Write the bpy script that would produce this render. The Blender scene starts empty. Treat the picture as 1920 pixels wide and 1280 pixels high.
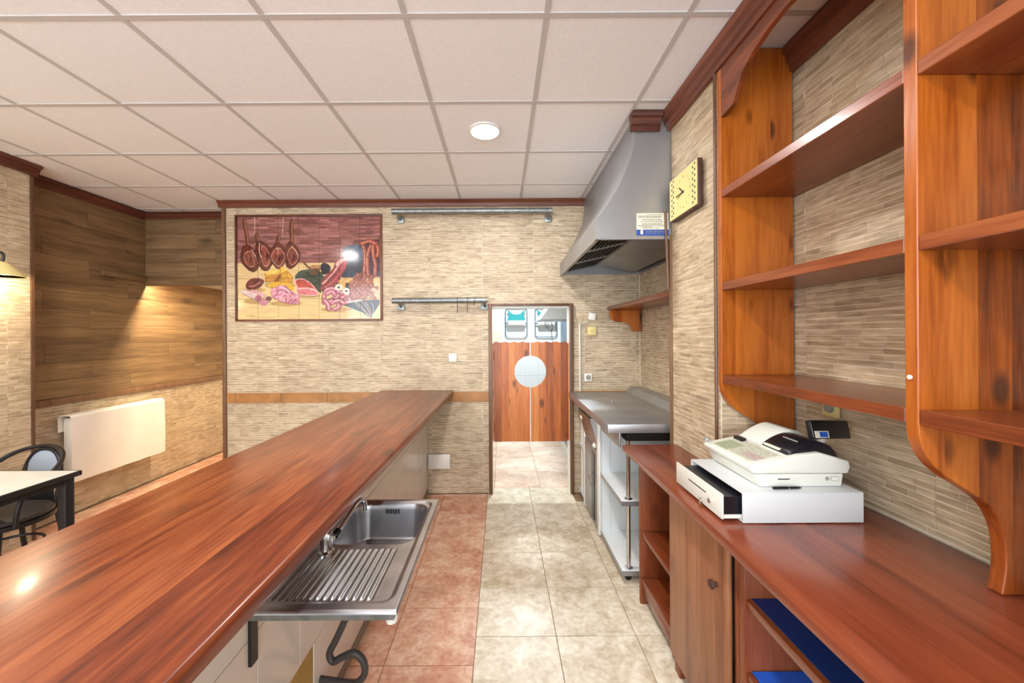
import bpy, bmesh, math, random
import numpy as np
from mathutils import Vector, Matrix
random.seed(7); R = math.radians

# ------------------------------------------------------------------ camera, world, exposure
SC = bpy.context.scene; COL = SC.collection
CZ, F, VX, VY = 1.585, 710.0, 940.0, 628.0
cam = bpy.data.cameras.new('camera'); camo = bpy.data.objects.new('camera', cam); COL.objects.link(camo)
camo.location = (0, 0, CZ); camo.rotation_euler = (R(90), R(0.35), 0)
cam.sensor_width = 36; cam.lens = F/1920*36
cam.shift_x = (960-VX)/1920; cam.shift_y = -(640-VY)/1920
cam.clip_start = 0.05; SC.camera = camo
W = bpy.data.worlds.new('world'); SC.world = W; W.use_nodes = True
W.node_tree.nodes['Background'].inputs[0].default_value = (0.87, 0.935, 1.0, 1)
W.node_tree.nodes['Background'].inputs[1].default_value = 7.0
vs = SC.view_settings; vs.view_transform = 'Standard'; vs.look = 'None'; vs.exposure = -0.12; vs.gamma = 1; vs.use_curve_mapping = False
CEIL = 2.935; BACK = 3.79
LAMP_W, LAMP_COL = 30, (1.0, 0.97, 0.95)

# ------------------------------------------------------------------ helpers
def lin(c):
    c = c/255
    return c/12.92 if c <= 0.04045 else ((c+0.055)/1.055)**2.4
def rgb(r, g, b): return (lin(r), lin(g), lin(b), 1)

class MB:
    def __init__(s): s.bm = bmesh.new()
    def _add(s, verts, faces, bev=0, seg=2):
        t = bmesh.new(); vv = [t.verts.new(v) for v in verts]
        for f in faces:
            try: t.faces.new([vv[i] for i in f])
            except ValueError: pass
        bmesh.ops.recalc_face_normals(t, faces=t.faces[:])
        if bev: bmesh.ops.bevel(t, geom=t.edges[:], offset=bev, segments=seg, affect='EDGES', profile=0.5)
        m = bpy.data.meshes.new('tmp'); t.to_mesh(m); t.free(); s.bm.from_mesh(m); bpy.data.meshes.remove(m); return s
    def box(s, x0, x1, y0, y1, z0, z1, bev=0, seg=2):
        v = [(x, y, z) for x in (x0, x1) for y in (y0, y1) for z in (z0, z1)]
        return s._add(v, [(0,1,3,2),(4,6,7,5),(0,4,5,1),(2,3,7,6),(0,2,6,4),(1,5,7,3)], bev, seg)
    def prism(s, pts, axis, a0, a1, bev=0, seg=2):
        n = len(pts)
        def p3(p, a): return {'x': (a, p[0], p[1]), 'y': (p[0], a, p[1]), 'z': (p[0], p[1], a)}[axis]
        v = [p3(p, a0) for p in pts]+[p3(p, a1) for p in pts]
        f = [tuple(range(n)), tuple(range(2*n-1, n-1, -1))]+[(i, (i+1) % n, n+(i+1) % n, n+i) for i in range(n)]
        return s._add(v, f, bev, seg)
    def quad(s, a, b, c, d):
        vv = [s.bm.verts.new(p) for p in (a, b, c, d)]; s.bm.faces.new(vv); return s
    def tube(s, path, r, n=10):
        path = [Vector(p) for p in path]; m = len(path); rr = r if isinstance(r, (list, tuple)) else [r]*m
        rings = []; up = None
        for i, p in enumerate(path):
            t = (path[min(i+1, m-1)]-path[max(i-1, 0)]).normalized()
            if up is None: up = Vector((0, 0, 1)) if abs(t.z) < 0.9 else Vector((1, 0, 0))
            up = (up-t*up.dot(t)).normalized(); b = t.cross(up)
            rings.append([p+(up*math.cos(2*math.pi*k/n)+b*math.sin(2*math.pi*k/n))*rr[i] for k in range(n)])
        v = [tuple(q) for ring in rings for q in ring]
        f = [(i*n+k, i*n+(k+1) % n, (i+1)*n+(k+1) % n, (i+1)*n+k) for i in range(m-1) for k in range(n)]
        f += [tuple(range(n)), tuple(range((m-1)*n, m*n))]
        return s._add(v, f)
    def lathe(s, c, prof, n=24, M=None):
        v = []; M = M or Matrix.Identity(4)
        for r, z in prof:
            for k in range(n):
                a = 2*math.pi*k/n; v.append(tuple(M @ Vector((r*math.cos(a), r*math.sin(a), z))+Vector(c)))
        m = len(prof)
        f = [(i*n+k, i*n+(k+1) % n, (i+1)*n+(k+1) % n, (i+1)*n+k) for i in range(m-1) for k in range(n)]
        f += [tuple(range(n)), tuple(range((m-1)*n, m*n))]
        return s._add(v, f)
    def mesh(s, name, mat, smooth=False):
        me = bpy.data.meshes.new(name); s.bm.to_mesh(me); s.bm.free(); me.materials.append(mat)
        if smooth:
            me.polygons.foreach_set('use_smooth', [True]*len(me.polygons)); me.set_sharp_from_angle(angle=R(35))
        return me
    def build(s, name, mat, parent=None, smooth=True):
        return link(name, s.mesh(name, mat, smooth), parent)

def link(name, me, parent=None):
    o = bpy.data.objects.new(name, me); COL.objects.link(o)
    if parent:
        o.parent = parent
        if parent.type == 'EMPTY' and parent.get('world_parts'): o.location = -parent.location
    return o
def tag(o, label, cat, group=None, kind=None):
    o['label'] = label; o['category'] = cat
    if group: o['group'] = group
    if kind: o['kind'] = kind
    return o
def thing(name, label, cat, loc=(0, 0, 0), group=None, rz=0, local=False):
    o = bpy.data.objects.new(name, None); COL.objects.link(o); o.location = loc; o.rotation_euler.z = rz
    o.empty_display_size = 0.1
    if not local: o['world_parts'] = 1
    return tag(o, label, cat, group)
def struct(o, label, cat): return tag(o, label, cat, kind='structure')
def sub(parent):   # parts hung under a world-space mesh part need no offset
    return parent
def arc(c, r, a0, a1, n, plane='xz', y=0):
    out = []
    for i in range(n+1):
        a = R(a0+(a1-a0)*i/n); out.append((c[0]+r*math.cos(a), c[1]+r*math.sin(a)))
    return out
def smooth_path(pts, n=6, closed=False):
    P = [Vector(p) for p in pts]; m = len(P); out = []
    rng = range(m) if closed else range(m-1)
    for i in rng:
        g = (lambda k: P[k % m]) if closed else (lambda k: P[min(max(k, 0), m-1)])
        a, b, c, d = g(i-1), g(i), g(i+1), g(i+2)
        for j in range(n):
            t = j/n
            out.append(0.5*((2*b)+(c-a)*t+(2*a-5*b+4*c-d)*t*t+(3*b-a-3*c+d)*t**3))
    if not closed: out.append(P[-1])
    return [tuple(p) for p in out]

# ------------------------------------------------------------------ materials
def newmat(name):
    m = bpy.data.materials.new(name); m.use_nodes = True
    nt = m.node_tree; return m, nt, nt.nodes, nt.links, nt.nodes['Principled BSDF']
def N(nodes, t, **kw):
    n = nodes.new(t)
    for k, v in kw.items(): setattr(n, k, v)
    return n
def ramp(nodes, stops):
    r = nodes.new('ShaderNodeValToRGB'); e = r.color_ramp.elements
    while len(e) < len(stops): e.new(0.5)
    for el, (p, c) in zip(e, stops): el.position = p; el.color = c
    return r
def plain(name, col, rough=0.5, metal=0, noise=0.0, scale=8, spec=0.5, bump=0, emit=None, es=0, trans=0):
    m, nt, ns, L, b = newmat(name)
    b.inputs['Roughness'].default_value = rough; b.inputs['Metallic'].default_value = metal
    b.inputs['Specular IOR Level'].default_value = spec; b.inputs['Base Color'].default_value = col
    if trans: b.inputs['Transmission Weight'].default_value = trans
    if emit: b.inputs['Emission Color'].default_value = emit; b.inputs['Emission Strength'].default_value = es
    if noise or bump:
        tc = N(ns, 'ShaderNodeTexCoord'); nz = N(ns, 'ShaderNodeTexNoise'); nz.inputs['Scale'].default_value = scale; nz.inputs['Detail'].default_value = 6
        L.new(tc.outputs['Object'], nz.inputs['Vector'])
        if noise:
            d = tuple(max(0, c*(1-noise)) for c in col[:3])+(1,); u = tuple(min(1, c*(1+noise)) for c in col[:3])+(1,)
            r = ramp(ns, [(0.3, d), (0.7, u)]); L.new(nz.outputs['Fac'], r.inputs['Fac']); L.new(r.outputs['Color'], b.inputs['Base Color'])
        if bump:
            bp = N(ns, 'ShaderNodeBump'); bp.inputs['Strength'].default_value = bump; bp.inputs['Distance'].default_value = 0.002
            L.new(nz.outputs['Fac'], bp.inputs['Height']); L.new(bp.outputs['Normal'], b.inputs['Normal'])
    return m
def wood(name, dark, mid, light, grain='y', strip='x', width=0.09, rough=0.3, scale=1.0, vary=0.35, knots=0.5, bump=0.15, gscale=1.0, coat=0.0, fine=0.45):
    """lacquered wood: grain runs along one axis, glued strips of differing tone across another"""
    m, nt, ns, L, b = newmat(name)
    tc = N(ns, 'ShaderNodeTexCoord'); oi = N(ns, 'ShaderNodeObjectInfo')
    sep = N(ns, 'ShaderNodeSeparateXYZ'); L.new(tc.outputs['Object'], sep.inputs[0])
    div = N(ns, 'ShaderNodeMath', operation='DIVIDE'); L.new(sep.outputs[strip.upper()], div.inputs[0]); div.inputs[1].default_value = width
    fl = N(ns, 'ShaderNodeMath', operation='FLOOR'); L.new(div.outputs[0], fl.inputs[0])
    ad = N(ns, 'ShaderNodeMath', operation='MULTIPLY_ADD'); L.new(oi.outputs['Random'], ad.inputs[0]); ad.inputs[1].default_value = 37.0; L.new(fl.outputs[0], ad.inputs[2])
    wn = N(ns, 'ShaderNodeTexWhiteNoise', noise_dimensions='1D'); L.new(ad.outputs[0], wn.inputs['W'])
    off = N(ns, 'ShaderNodeVectorMath', operation='SCALE'); L.new(wn.outputs['Color'], off.inputs[0]); off.inputs['Scale'].default_value = 9.0
    add = N(ns, 'ShaderNodeVectorMath', operation='ADD'); L.new(tc.outputs['Object'], add.inputs[0]); L.new(off.outputs[0], add.inputs[1])
    st = {'x': (1.0, 14, 14), 'y': (14, 1.0, 14), 'z': (14, 14, 1.0)}[grain]
    mp = N(ns, 'ShaderNodeMapping'); mp.inputs['Scale'].default_value = tuple(q*scale for q in st); L.new(add.outputs[0], mp.inputs[0])
    n1 = N(ns, 'ShaderNodeTexNoise'); n1.inputs['Scale'].default_value = 1.3; n1.inputs['Detail'].default_value = 4; n1.inputs['Distortion'].default_value = 0.25; L.new(mp.outputs[0], n1.inputs['Vector'])
    n2 = N(ns, 'ShaderNodeTexNoise'); n2.inputs['Scale'].default_value = 7*gscale; n2.inputs['Detail'].default_value = 5; L.new(mp.outputs[0], n2.inputs['Vector'])
    mx = N(ns, 'ShaderNodeMath', operation='MULTIPLY_ADD'); L.new(n2.outputs['Fac'], mx.inputs[0]); mx.inputs[1].default_value = fine
    m0 = N(ns, 'ShaderNodeMath', operation='MULTIPLY'); L.new(n1.outputs['Fac'], m0.inputs[0]); m0.inputs[1].default_value = 1.07-fine; L.new(m0.outputs[0], mx.inputs[2])
    m2 = N(ns, 'ShaderNodeMath', operation='MULTIPLY_ADD'); L.new(wn.outputs['Value'], m2.inputs[0]); m2.inputs[1].default_value = vary; L.new(mx.outputs[0], m2.inputs[2])
    m3 = N(ns, 'ShaderNodeMath', operation='SUBTRACT'); L.new(m2.outputs[0], m3.inputs[0]); m3.inputs[1].default_value = vary*0.5
    r = ramp(ns, [(0.28, dark), (0.52, mid), (0.78, light)]); L.new(m3.outputs[0], r.inputs['Fac'])
    colout = r.outputs['Color']
    if knots:
        ks = {'x': (3.4, 7, 7), 'y': (7, 3.4, 7), 'z': (7, 7, 3.4)}[grain]
        mk = N(ns, 'ShaderNodeMapping'); mk.inputs['Scale'].default_value = tuple(q*scale for q in ks); L.new(add.outputs[0], mk.inputs[0])
        vo = N(ns, 'ShaderNodeTexVoronoi'); vo.inputs['Scale'].default_value = 1.0; L.new(mk.outputs[0], vo.inputs['Vector'])
        kr = ramp(ns, [(0.1, (1, 1, 1, 1)), (0.21, (0, 0, 0, 1))]); L.new(vo.outputs['Distance'], kr.inputs['Fac'])
        km = N(ns, 'ShaderNodeMath', operation='MULTIPLY'); L.new(kr.outputs['Color'], km.inputs[0]); km.inputs[1].default_value = knots
        mixk = N(ns, 'ShaderNodeMix', data_type='RGBA'); L.new(km.outputs[0], mixk.inputs[0]); L.new(colout, mixk.inputs[6]); mixk.inputs[7].default_value = tuple(c*0.35 for c in dark[:3])+(1,)
        colout = mixk.outputs[2]
    L.new(colout, b.inputs['Base Color']); b.inputs['Roughness'].default_value = rough
    if coat: b.inputs['Coat Weight'].default_value = coat; b.inputs['Coat Roughness'].default_value = 0.12
    bp = N(ns, 'ShaderNodeBump'); bp.inputs['Strength'].default_value = bump; bp.inputs['Distance'].default_value = 0.002
    L.new(n2.outputs['Fac'], bp.inputs['Height']); L.new(bp.outputs['Normal'], b.inputs['Normal'])
    return m
def stone(name, a, b_, c, scale=7, rough=0.35, vary=0.12, fine=38):
    m, nt, ns, L, b = newmat(name)
    tc = N(ns, 'ShaderNodeTexCoord'); oi = N(ns, 'ShaderNodeObjectInfo')
    sc = N(ns, 'ShaderNodeMath', operation='MULTIPLY'); L.new(oi.outputs['Random'], sc.inputs[0]); sc.inputs[1].default_value = 50
    ad = N(ns, 'ShaderNodeVectorMath', operation='ADD'); L.new(tc.outputs['Object'], ad.inputs[0]); L.new(sc.outputs[0], ad.inputs[1])
    n1 = N(ns, 'ShaderNodeTexNoise'); n1.inputs['Scale'].default_value = scale; n1.inputs['Detail'].default_value = 7; n1.inputs['Roughness'].default_value = 0.6; n1.inputs['Distortion'].default_value = 0.6; L.new(ad.outputs[0], n1.inputs['Vector'])
    n2 = N(ns, 'ShaderNodeTexNoise'); n2.inputs['Scale'].default_value = fine; n2.inputs['Detail'].default_value = 4; L.new(ad.outputs[0], n2.inputs['Vector'])
    mm = N(ns, 'ShaderNodeMath', operation='MULTIPLY_ADD'); L.new(n2.outputs['Fac'], mm.inputs[0]); mm.inputs[1].default_value = 0.4
    m0 = N(ns, 'ShaderNodeMath', operation='MULTIPLY_ADD'); L.new(n1.outputs['Fac'], m0.inputs[0]); m0.inputs[1].default_value = 0.75
    m1 = N(ns, 'ShaderNodeMath', operation='MULTIPLY_ADD'); L.new(oi.outputs['Random'], m1.inputs[0]); m1.inputs[1].default_value = vary; m1.inputs[2].default_value = -vary*0.5-0.07
    L.new(m1.outputs[0], m0.inputs[2]); L.new(m0.outputs[0], mm.inputs[2])
    r = ramp(ns, [(0.32, a), (0.5, b_), (0.68, c)]); L.new(mm.outputs[0], r.inputs['Fac']); L.new(r.outputs['Color'], b.inputs['Base Color'])
    b.inputs['Roughness'].default_value = rough
    bp = N(ns, 'ShaderNodeBump'); bp.inputs['Strength'].default_value = 0.12; bp.inputs['Distance'].default_value = 0.003
    L.new(n2.outputs['Fac'], bp.inputs['Height']); L.new(bp.outputs['Normal'], b.inputs['Normal'])
    return m
def attrmat(name, rough=0.5, streak=0.0, coat=0.0):
    m, nt, ns, L, b = newmat(name)
    at = N(ns, 'ShaderNodeAttribute', attribute_name='tone')
    b.inputs['Roughness'].default_value = rough
    if streak:
        tc = N(ns, 'ShaderNodeTexCoord'); oi = N(ns, 'ShaderNodeObjectInfo')
        sc = N(ns, 'ShaderNodeMath', operation='MULTIPLY'); L.new(oi.outputs['Random'], sc.inputs[0]); sc.inputs[1].default_value = 60
        ad = N(ns, 'ShaderNodeVectorMath', operation='ADD'); L.new(tc.outputs['Object'], ad.inputs[0]); L.new(sc.outputs[0], ad.inputs[1])
        mp = N(ns, 'ShaderNodeMapping'); mp.inputs['Scale'].default_value = (11, 11, 85); L.new(ad.outputs[0], mp.inputs[0])
        nz = N(ns, 'ShaderNodeTexNoise'); nz.inputs['Scale'].default_value = 1; nz.inputs['Detail'].default_value = 3; L.new(mp.outputs[0], nz.inputs['Vector'])
        big = N(ns, 'ShaderNodeTexNoise'); big.inputs['Scale'].default_value = 3.5; big.inputs['Detail'].default_value = 2; L.new(ad.outputs[0], big.inputs['Vector'])
        sm = N(ns, 'ShaderNodeMath', operation='MULTIPLY_ADD'); L.new(big.outputs['Fac'], sm.inputs[0]); sm.inputs[1].default_value = 0.35; L.new(nz.outputs['Fac'], sm.inputs[2])
        r = ramp(ns, [(0.45, (1-streak, 1-streak*1.08, 1-streak*1.18, 1)), (0.85, (1.0, 1.0, 1.0, 1))]); L.new(sm.outputs[0], r.inputs['Fac'])
        mx = N(ns, 'ShaderNodeMix', data_type='RGBA', blend_type='MULTIPLY'); mx.inputs[0].default_value = 1
        L.new(at.outputs['Color'], mx.inputs[6]); L.new(r.outputs['Color'], mx.inputs[7]); L.new(mx.outputs[2], b.inputs['Base Color'])
    else: L.new(at.outputs['Color'], b.inputs['Base Color'])
    if coat: b.inputs['Coat Weight'].default_value = coat; b.inputs['Coat Roughness'].default_value = 0.05
    return m

M = {}
M['tile'] = attrmat('split-face wall tile', 0.5, streak=0.42)
M['grout'] = plain('pale grout', rgb(222, 210, 190), 0.8, noise=0.05, scale=30)
M['ceiling'] = plain('white ceiling panel', rgb(240, 241, 243), 0.85, noise=0.03, scale=60, bump=0.05)
M['tbar'] = plain('white ceiling grid bar', rgb(196, 193, 191), 0.6)
M['plaster'] = plain('plaster', rgb(215, 205, 190), 0.8, noise=0.05)
M['crown'] = wood('crown wood', rgb(72, 36, 24), rgb(110, 60, 42), rgb(132, 78, 56), 'y', 'x', 1.0, 0.32, knots=0)
M['crownx'] = wood('crown wood across', rgb(72, 36, 24), rgb(110, 60, 42), rgb(132, 78, 56), 'x', 'y', 1.0, 0.32, knots=0)
M['trimz'] = wood('trim wood upright', rgb(78, 52, 36), rgb(112, 80, 56), rgb(134, 100, 72), 'z', 'x', 1.0, 0.4, knots=0)
M['bar'] = wood('red brown bar top', rgb(44, 16, 8), rgb(116, 52, 27), rgb(162, 90, 50), 'y', 'x', 0.24, 0.3, scale=0.7, vary=0.2, knots=0.4, bump=0.12, coat=0.15, fine=0.6)
M['work'] = wood('red brown worktop', rgb(86, 38, 22), rgb(130, 62, 38), rgb(152, 82, 54), 'y', 'x', 0.3, 0.27, scale=0.7, vary=0.12, knots=0, bump=0.02, coat=0.15, fine=0.22)
M['shelfz'] = wood('orange pine upright', rgb(92, 38, 7), rgb(152, 74, 18), rgb(188, 106, 36), 'z', 'x', 0.085, 0.3, vary=0.45, knots=0.85, coat=0.25)
M['shelfy'] = wood('orange pine board', rgb(84, 36, 14), rgb(128, 62, 30), rgb(160, 92, 50), 'y', 'z', 0.5, 0.3, vary=0.2, knots=0.4, coat=0.25)
M['cabz'] = wood('brown cabinet wood upright', rgb(78, 34, 14), rgb(126, 62, 32), rgb(150, 84, 48), 'z', 'y', 0.15, 0.4, vary=0.15, knots=0.3)
M['cabdoor'] = wood('worn brown door wood', rgb(112, 66, 40), rgb(150, 98, 66), rgb(172, 120, 84), 'z', 'y', 0.15, 0.45, vary=0.15, knots=0.25, fine=0.3)
M['door'] = wood('saloon door pine', rgb(140, 70, 24), rgb(188, 104, 44), rgb(214, 136, 68), 'z', 'x', 0.075, 0.35, vary=0.4, knots=0.8)
M['plank'] = wood('brown wall plank', rgb(74, 55, 35), rgb(122, 95, 64), rgb(158, 128, 90), 'y', 'z', 5.0, 0.5, scale=0.55, vary=0.1, knots=0.55)
M['plankx'] = wood('brown wall plank across', rgb(74, 55, 35), rgb(122, 95, 64), rgb(158, 128, 90), 'x', 'z', 5.0, 0.5, scale=0.55, vary=0.1, knots=0.55)
M['band'] = plain('tan border tile', rgb(168, 118, 66), 0.4, noise=0.22, scale=9)
M['cream'] = stone('cream floor tile', rgb(180, 162, 132), rgb(212, 199, 174), rgb(236, 228, 210), 10, 0.38, 0.08)
M['pink'] = stone('terracotta floor tile', rgb(180, 118, 94), rgb(206, 156, 128), rgb(228, 198, 170), 7, 0.42, 0.08)
M['ktile'] = stone('kitchen floor tile', rgb(196, 160, 138), rgb(222, 194, 172), rgb(238, 222, 204), 5, 0.3)
M['floorgrout'] = plain('floor grout', rgb(150, 122, 96), 0.9, noise=0.1)
M['white_tile'] = plain('white glazed tile', rgb(226, 220, 212), 0.15, noise=0.03, scale=4)
M['white_joint'] = plain('grey tile joint', rgb(150, 140, 128), 0.9)
M['kwhite'] = plain('kitchen white tile', rgb(228, 234, 236), 0.2)
M['steel'] = plain('brushed steel', rgb(172, 174, 176), 0.4, 0.75, noise=0.12, scale=5)
M['steel2'] = plain('satin hood steel', rgb(168, 170, 172), 0.42, 0.75, noise=0.1, scale=3)
M['sinksteel'] = plain('worn sink steel', rgb(196, 198, 202), 0.3, 1.0, noise=0.14, scale=9)
M['chrome'] = plain('chrome', rgb(215, 215, 215), 0.12, 1.0)
M['galv'] = plain('galvanised pipe', rgb(140, 146, 146), 0.42, 0.8, noise=0.25, scale=30)
M['blackmetal'] = plain('black metal', rgb(26, 26, 28), 0.4)
M['black'] = plain('black plastic', rgb(20, 21, 28), 0.3)
M['filter'] = plain('greasy filter', rgb(58, 56, 54), 0.45, 0.9)
M['white'] = plain('white plastic', rgb(232, 230, 222), 0.35)
M['regwhite'] = plain('register plastic', rgb(222, 224, 214), 0.4)
M['regbox'] = plain('painted steel box', rgb(206, 210, 212), 0.4)
M['keys'] = plain('register keys', rgb(196, 196, 178), 0.5, noise=0.15, scale=60)
M['keys2'] = plain('green register keys', rgb(160, 172, 140), 0.5)
M['keys3'] = plain('mauve register keys', rgb(190, 172, 168), 0.5)
M['melamine'] = plain('white melamine', rgb(222, 228, 230), 0.3)
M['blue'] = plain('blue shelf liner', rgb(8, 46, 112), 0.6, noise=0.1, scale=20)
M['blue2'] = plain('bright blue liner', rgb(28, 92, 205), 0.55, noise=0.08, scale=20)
M['clock'] = plain('pale clock wood', rgb(232, 208, 138), 0.5, noise=0.06, scale=12)
M['clockrim'] = plain('dark clock rim', rgb(74, 46, 38), 0.5)
M['ink'] = plain('dark print', rgb(60, 62, 68), 0.6)
M['greyink'] = plain('grey print', rgb(150, 150, 140), 0.6)
M['paper'] = plain('cream paper', rgb(238, 234, 214), 0.6)
M['bluepaper'] = plain('blue print', rgb(44, 80, 178), 0.6)
M['cloth'] = plain('white cloth', rgb(236, 230, 218), 0.8, noise=0.03, scale=5)
M['tabletop'] = plain('white marble laminate', rgb(228, 228, 218), 0.25, noise=0.05, scale=8)
M['pad'] = plain('grey blue upholstery', rgb(150, 162, 176), 0.5)
M['seat'] = plain('dark grey upholstery', rgb(62, 56, 56), 0.5)
M['hose'] = plain('grey rubber hose', rgb(64, 62, 62), 0.5)
M['yellow'] = plain('ochre plaster', rgb(184, 152, 84), 0.8, noise=0.14, scale=9)
M['cream_plastic'] = plain('yellowed plastic', rgb(226, 208, 142), 0.45)
M['teal'] = plain('teal plastic', rgb(30, 146, 148), 0.4)
M['slate'] = plain('blue grey steel', rgb(120, 134, 146), 0.35, 0.3)
M['rust'] = plain('dull stained steel', rgb(142, 116, 100), 0.45, 0.5, noise=0.2, scale=12)
M['glass'] = plain('clear glass', (0.9, 0.93, 0.93, 1), 0.05, trans=0.9)
M['brass'] = plain('brass', rgb(176, 128, 62), 0.35, 0.9)
M['lampglow'] = plain('lamp diffuser', (1, 1, 1, 1), 0.5, emit=(1.0, 0.96, 0.9, 1), es=9)
M['bulb'] = plain('warm bulb', (1, 0.8, 0.5, 1), 0.5, emit=(1.0, 0.72, 0.36, 1), es=14)
M['mural'] = attrmat('glazed painted tile', 0.12, coat=0.6)

# ------------------------------------------------------------------ wall tiles with raised strips
TW, TH, ROW = 0.512, 0.505, 0.02405
def strip_mesh(w, h, seed, name='tile'):
    """one wall tile w by h: slab plus rows of proud little strips; faces -y, origin bottom left on the wall"""
    rnd = random.Random(seed); V, Fc, C = [], [], []
    g = 0.0015
    def boxp(x0, x1, z0, z1, y0, y1, col):
        n = len(V)
        V.extend([(x0, y0, z0), (x1, y0, z0), (x1, y0, z1), (x0, y0, z1), (x0, y1, z0), (x1, y1, z0), (x1, y1, z1), (x0, y1, z1)])
        Fc.extend([(n+4, n+5, n+6, n+7), (n, n+1, n+5, n+4), (n+1, n+2, n+6, n+5), (n+2, n+3, n+7, n+6), (n+3, n, n+4, n+7)]); C.extend([col]*8)
    boxp(g, w-g, g, h-g, 0, -0.0025, rgb(238, 226, 204))
    nrow = max(1, round((h-2*g)/ROW)); rh = (h-2*g)/nrow
    for r in range(nrow):
        z0 = g+r*rh+0.0017; z1 = g+(r+1)*rh-0.0017; x = g-rnd.random()*0.1
        while x < w-g:
            ln = rnd.choice((0.05, 0.08, 0.11, 0.15, 0.2))*(0.8+0.4*rnd.random()); a = max(x, g); b = min(x+ln-0.0026, w-g); x += ln
            if b-a < 0.006: continue
            t = rnd.random(); base = np.array((194, 172, 140))*(1-t)+np.array((218, 200, 170))*t
            if rnd.random() < 0.12: base = base*0.93
            boxp(a, b, z0, z1, -0.0025, -0.0032-0.001*rnd.random(), rgb(*base))
    me = bpy.data.meshes.new(name); me.from_pydata(V, [], Fc); me.materials.append(M['tile'])
    at = me.color_attributes.new('tone', 'FLOAT_COLOR', 'POINT'); at.data.foreach_set('color', np.array(C, dtype=np.float32).ravel())
    return me
FULL = [strip_mesh(TW, TH, 100+i) for i in range(4)]
def cut(rects, hole):
    out = []
    for a0, a1, b0, b1 in rects:
        h0, h1, k0, k1 = hole
        if h1 <= a0 or h0 >= a1 or k1 <= b0 or k0 >= b1: out.append((a0, a1, b0, b1)); continue
        if h0 > a0: out.append((a0, h0, b0, b1))
        if h1 < a1: out.append((h1, a1, b0, b1))
        x0, x1 = max(a0, h0), min(a1, h1)
        if k0 > b0: out.append((x0, x1, b0, k0))
        if k1 < b1: out.append((x0, x1, k1, b1))
    return out
def tiled(parent, origin, rz, Wd, H, us=0.0, vs_=0.0, holes=()):
    """lay tiles over a wall area; u runs along the wall, v up; us, vs_ = a grid line's position"""
    o = Vector(origin); ux = Vector((math.cos(rz), math.sin(rz), 0))
    i0 = math.floor(-us/TW)-1; i = i0; k = 0
    while us+i*TW < Wd:
        j = math.floor(-vs_/TH)-1
        while vs_+j*TH < H:
            a0, a1 = max(0, us+i*TW), min(Wd, us+(i+1)*TW); b0, b1 = max(0, vs_+j*TH), min(H, vs_+(j+1)*TH)
            if a1-a0 > 0.012 and b1-b0 > 0.012:
                rs = [(a0, a1, b0, b1)]
                for h in holes: rs = cut(rs, h)
                for (c0, c1, d0, d1) in rs:
                    if c1-c0 < 0.012 or d1-d0 < 0.012: continue
                    full = abs(c1-c0-TW) < 1e-5 and abs(d1-d0-TH) < 1e-5
                    me = FULL[(i*3+j*5+k) % 4] if full else strip_mesh(c1-c0, d1-d0, hash((i, j, k)) & 0xffff)
                    t = link('tile', me, parent); p = o+ux*c0; t.location = (p.x, p.y, p.z+d0); t.rotation_euler.z = rz; k += 1
            j += 1
        i += 1

# ------------------------------------------------------------------ the shell
XR, XL, PIL, DW = 1.385, -3.87, 1.05, 2.34       # right wall, left wall, pillar face, pillar far end
PX = -3.67                                        # left pilaster face
REAR = -3.2
floor = MB().box(-5.2, 3.0, REAR, 7.0, -0.12, -0.008).build('floor', M['floorgrout'])
struct(floor, 'tiled bar floor of terracotta and cream squares', 'floor')
def floor_tile(x0, x1, y0, y1, mat, cache={}):
    key = (round(x1-x0, 3), round(y1-y0, 3), mat)
    if key not in cache:
        w, d = x1-x0-0.003, y1-y0-0.003
        cache[key] = MB().box(-w/2, w/2, -d/2, d/2, -0.008, 0, 0.0015, 1).mesh('floor_tile', M[mat])
    t = link('floor_tile', cache[key], floor); t.location = ((x0+x1)/2, (y0+y1)/2, 0)
rows = [1.993-0.385*3+0.385*k for k in range(8)]   # cross joints of the cream tiles
rows = rows[:7]+[3.60, 3.93]
colsC = [-0.143, 0.28, 0.70, 1.12, 1.40]
for a, b in zip(rows, rows[1:]):
    for c, d in zip(colsC, colsC[1:]):
        if a > 3.55 and c > 0.69: continue
        floor_tile(c, d, a, b, 'cream')
for k in range(9):
    y0 = 1.82-0.385*3+0.385*k; y1 = min(y0+0.385, BACK-0.003)
    if y1-y0 < 0.03: continue
    for c, d in ((-0.745, -0.575), (-0.575, -0.143)): floor_tile(c, d, y0, y1, 'pink')
for k in range(9):
    for i in range(4): floor_tile(-2.12-0.43*(i+1), -2.12-0.43*i, 1.6+0.43*k, 1.6+0.43*(k+1), 'pink')
for k in range(6):
    for i in range(3): floor_tile(-0.56+0.48*i, -0.56+0.48*(i+1), 3.93+0.48*k, 3.93+0.48*(k+1), 'ktile')

ceiling = MB().box(-5.2, 1.5, REAR, 5.6, CEIL+0.02, CEIL+0.12).build('ceiling', M['plaster'])
struct(ceiling, 'white suspended ceiling of square panels', 'ceiling')
panel = MB().box(-0.288, 0.288, -0.288, 0.288, CEIL+0.004, CEIL+0.018).mesh('ceiling_panel', M['ceiling'])
for i in range(-8, 3):
    for j in range(-3, 8):
        x, y = -0.1+0.6*i, 1.3+0.6*(j-1)
        if not (x < 1.3 and y < 5.5): continue
        p = link('ceiling_panel', panel, ceiling); p.location = (x, y, 0)
for i in range(-8, 3):
    x = 0.2+0.6*i
    MB().box(x-0.012, x+0.012, -1.0, 5.5, CEIL, CEIL+0.02).build('grid_bar', M['tbar'], ceiling)
for j in range(-3, 8):
    y = 1.0+0.6*j
    MB().box(-5.2, 1.38, y-0.012, y+0.012, CEIL-0.0006, CEIL+0.02).build('grid_bar', M['tbar'], ceiling)

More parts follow.
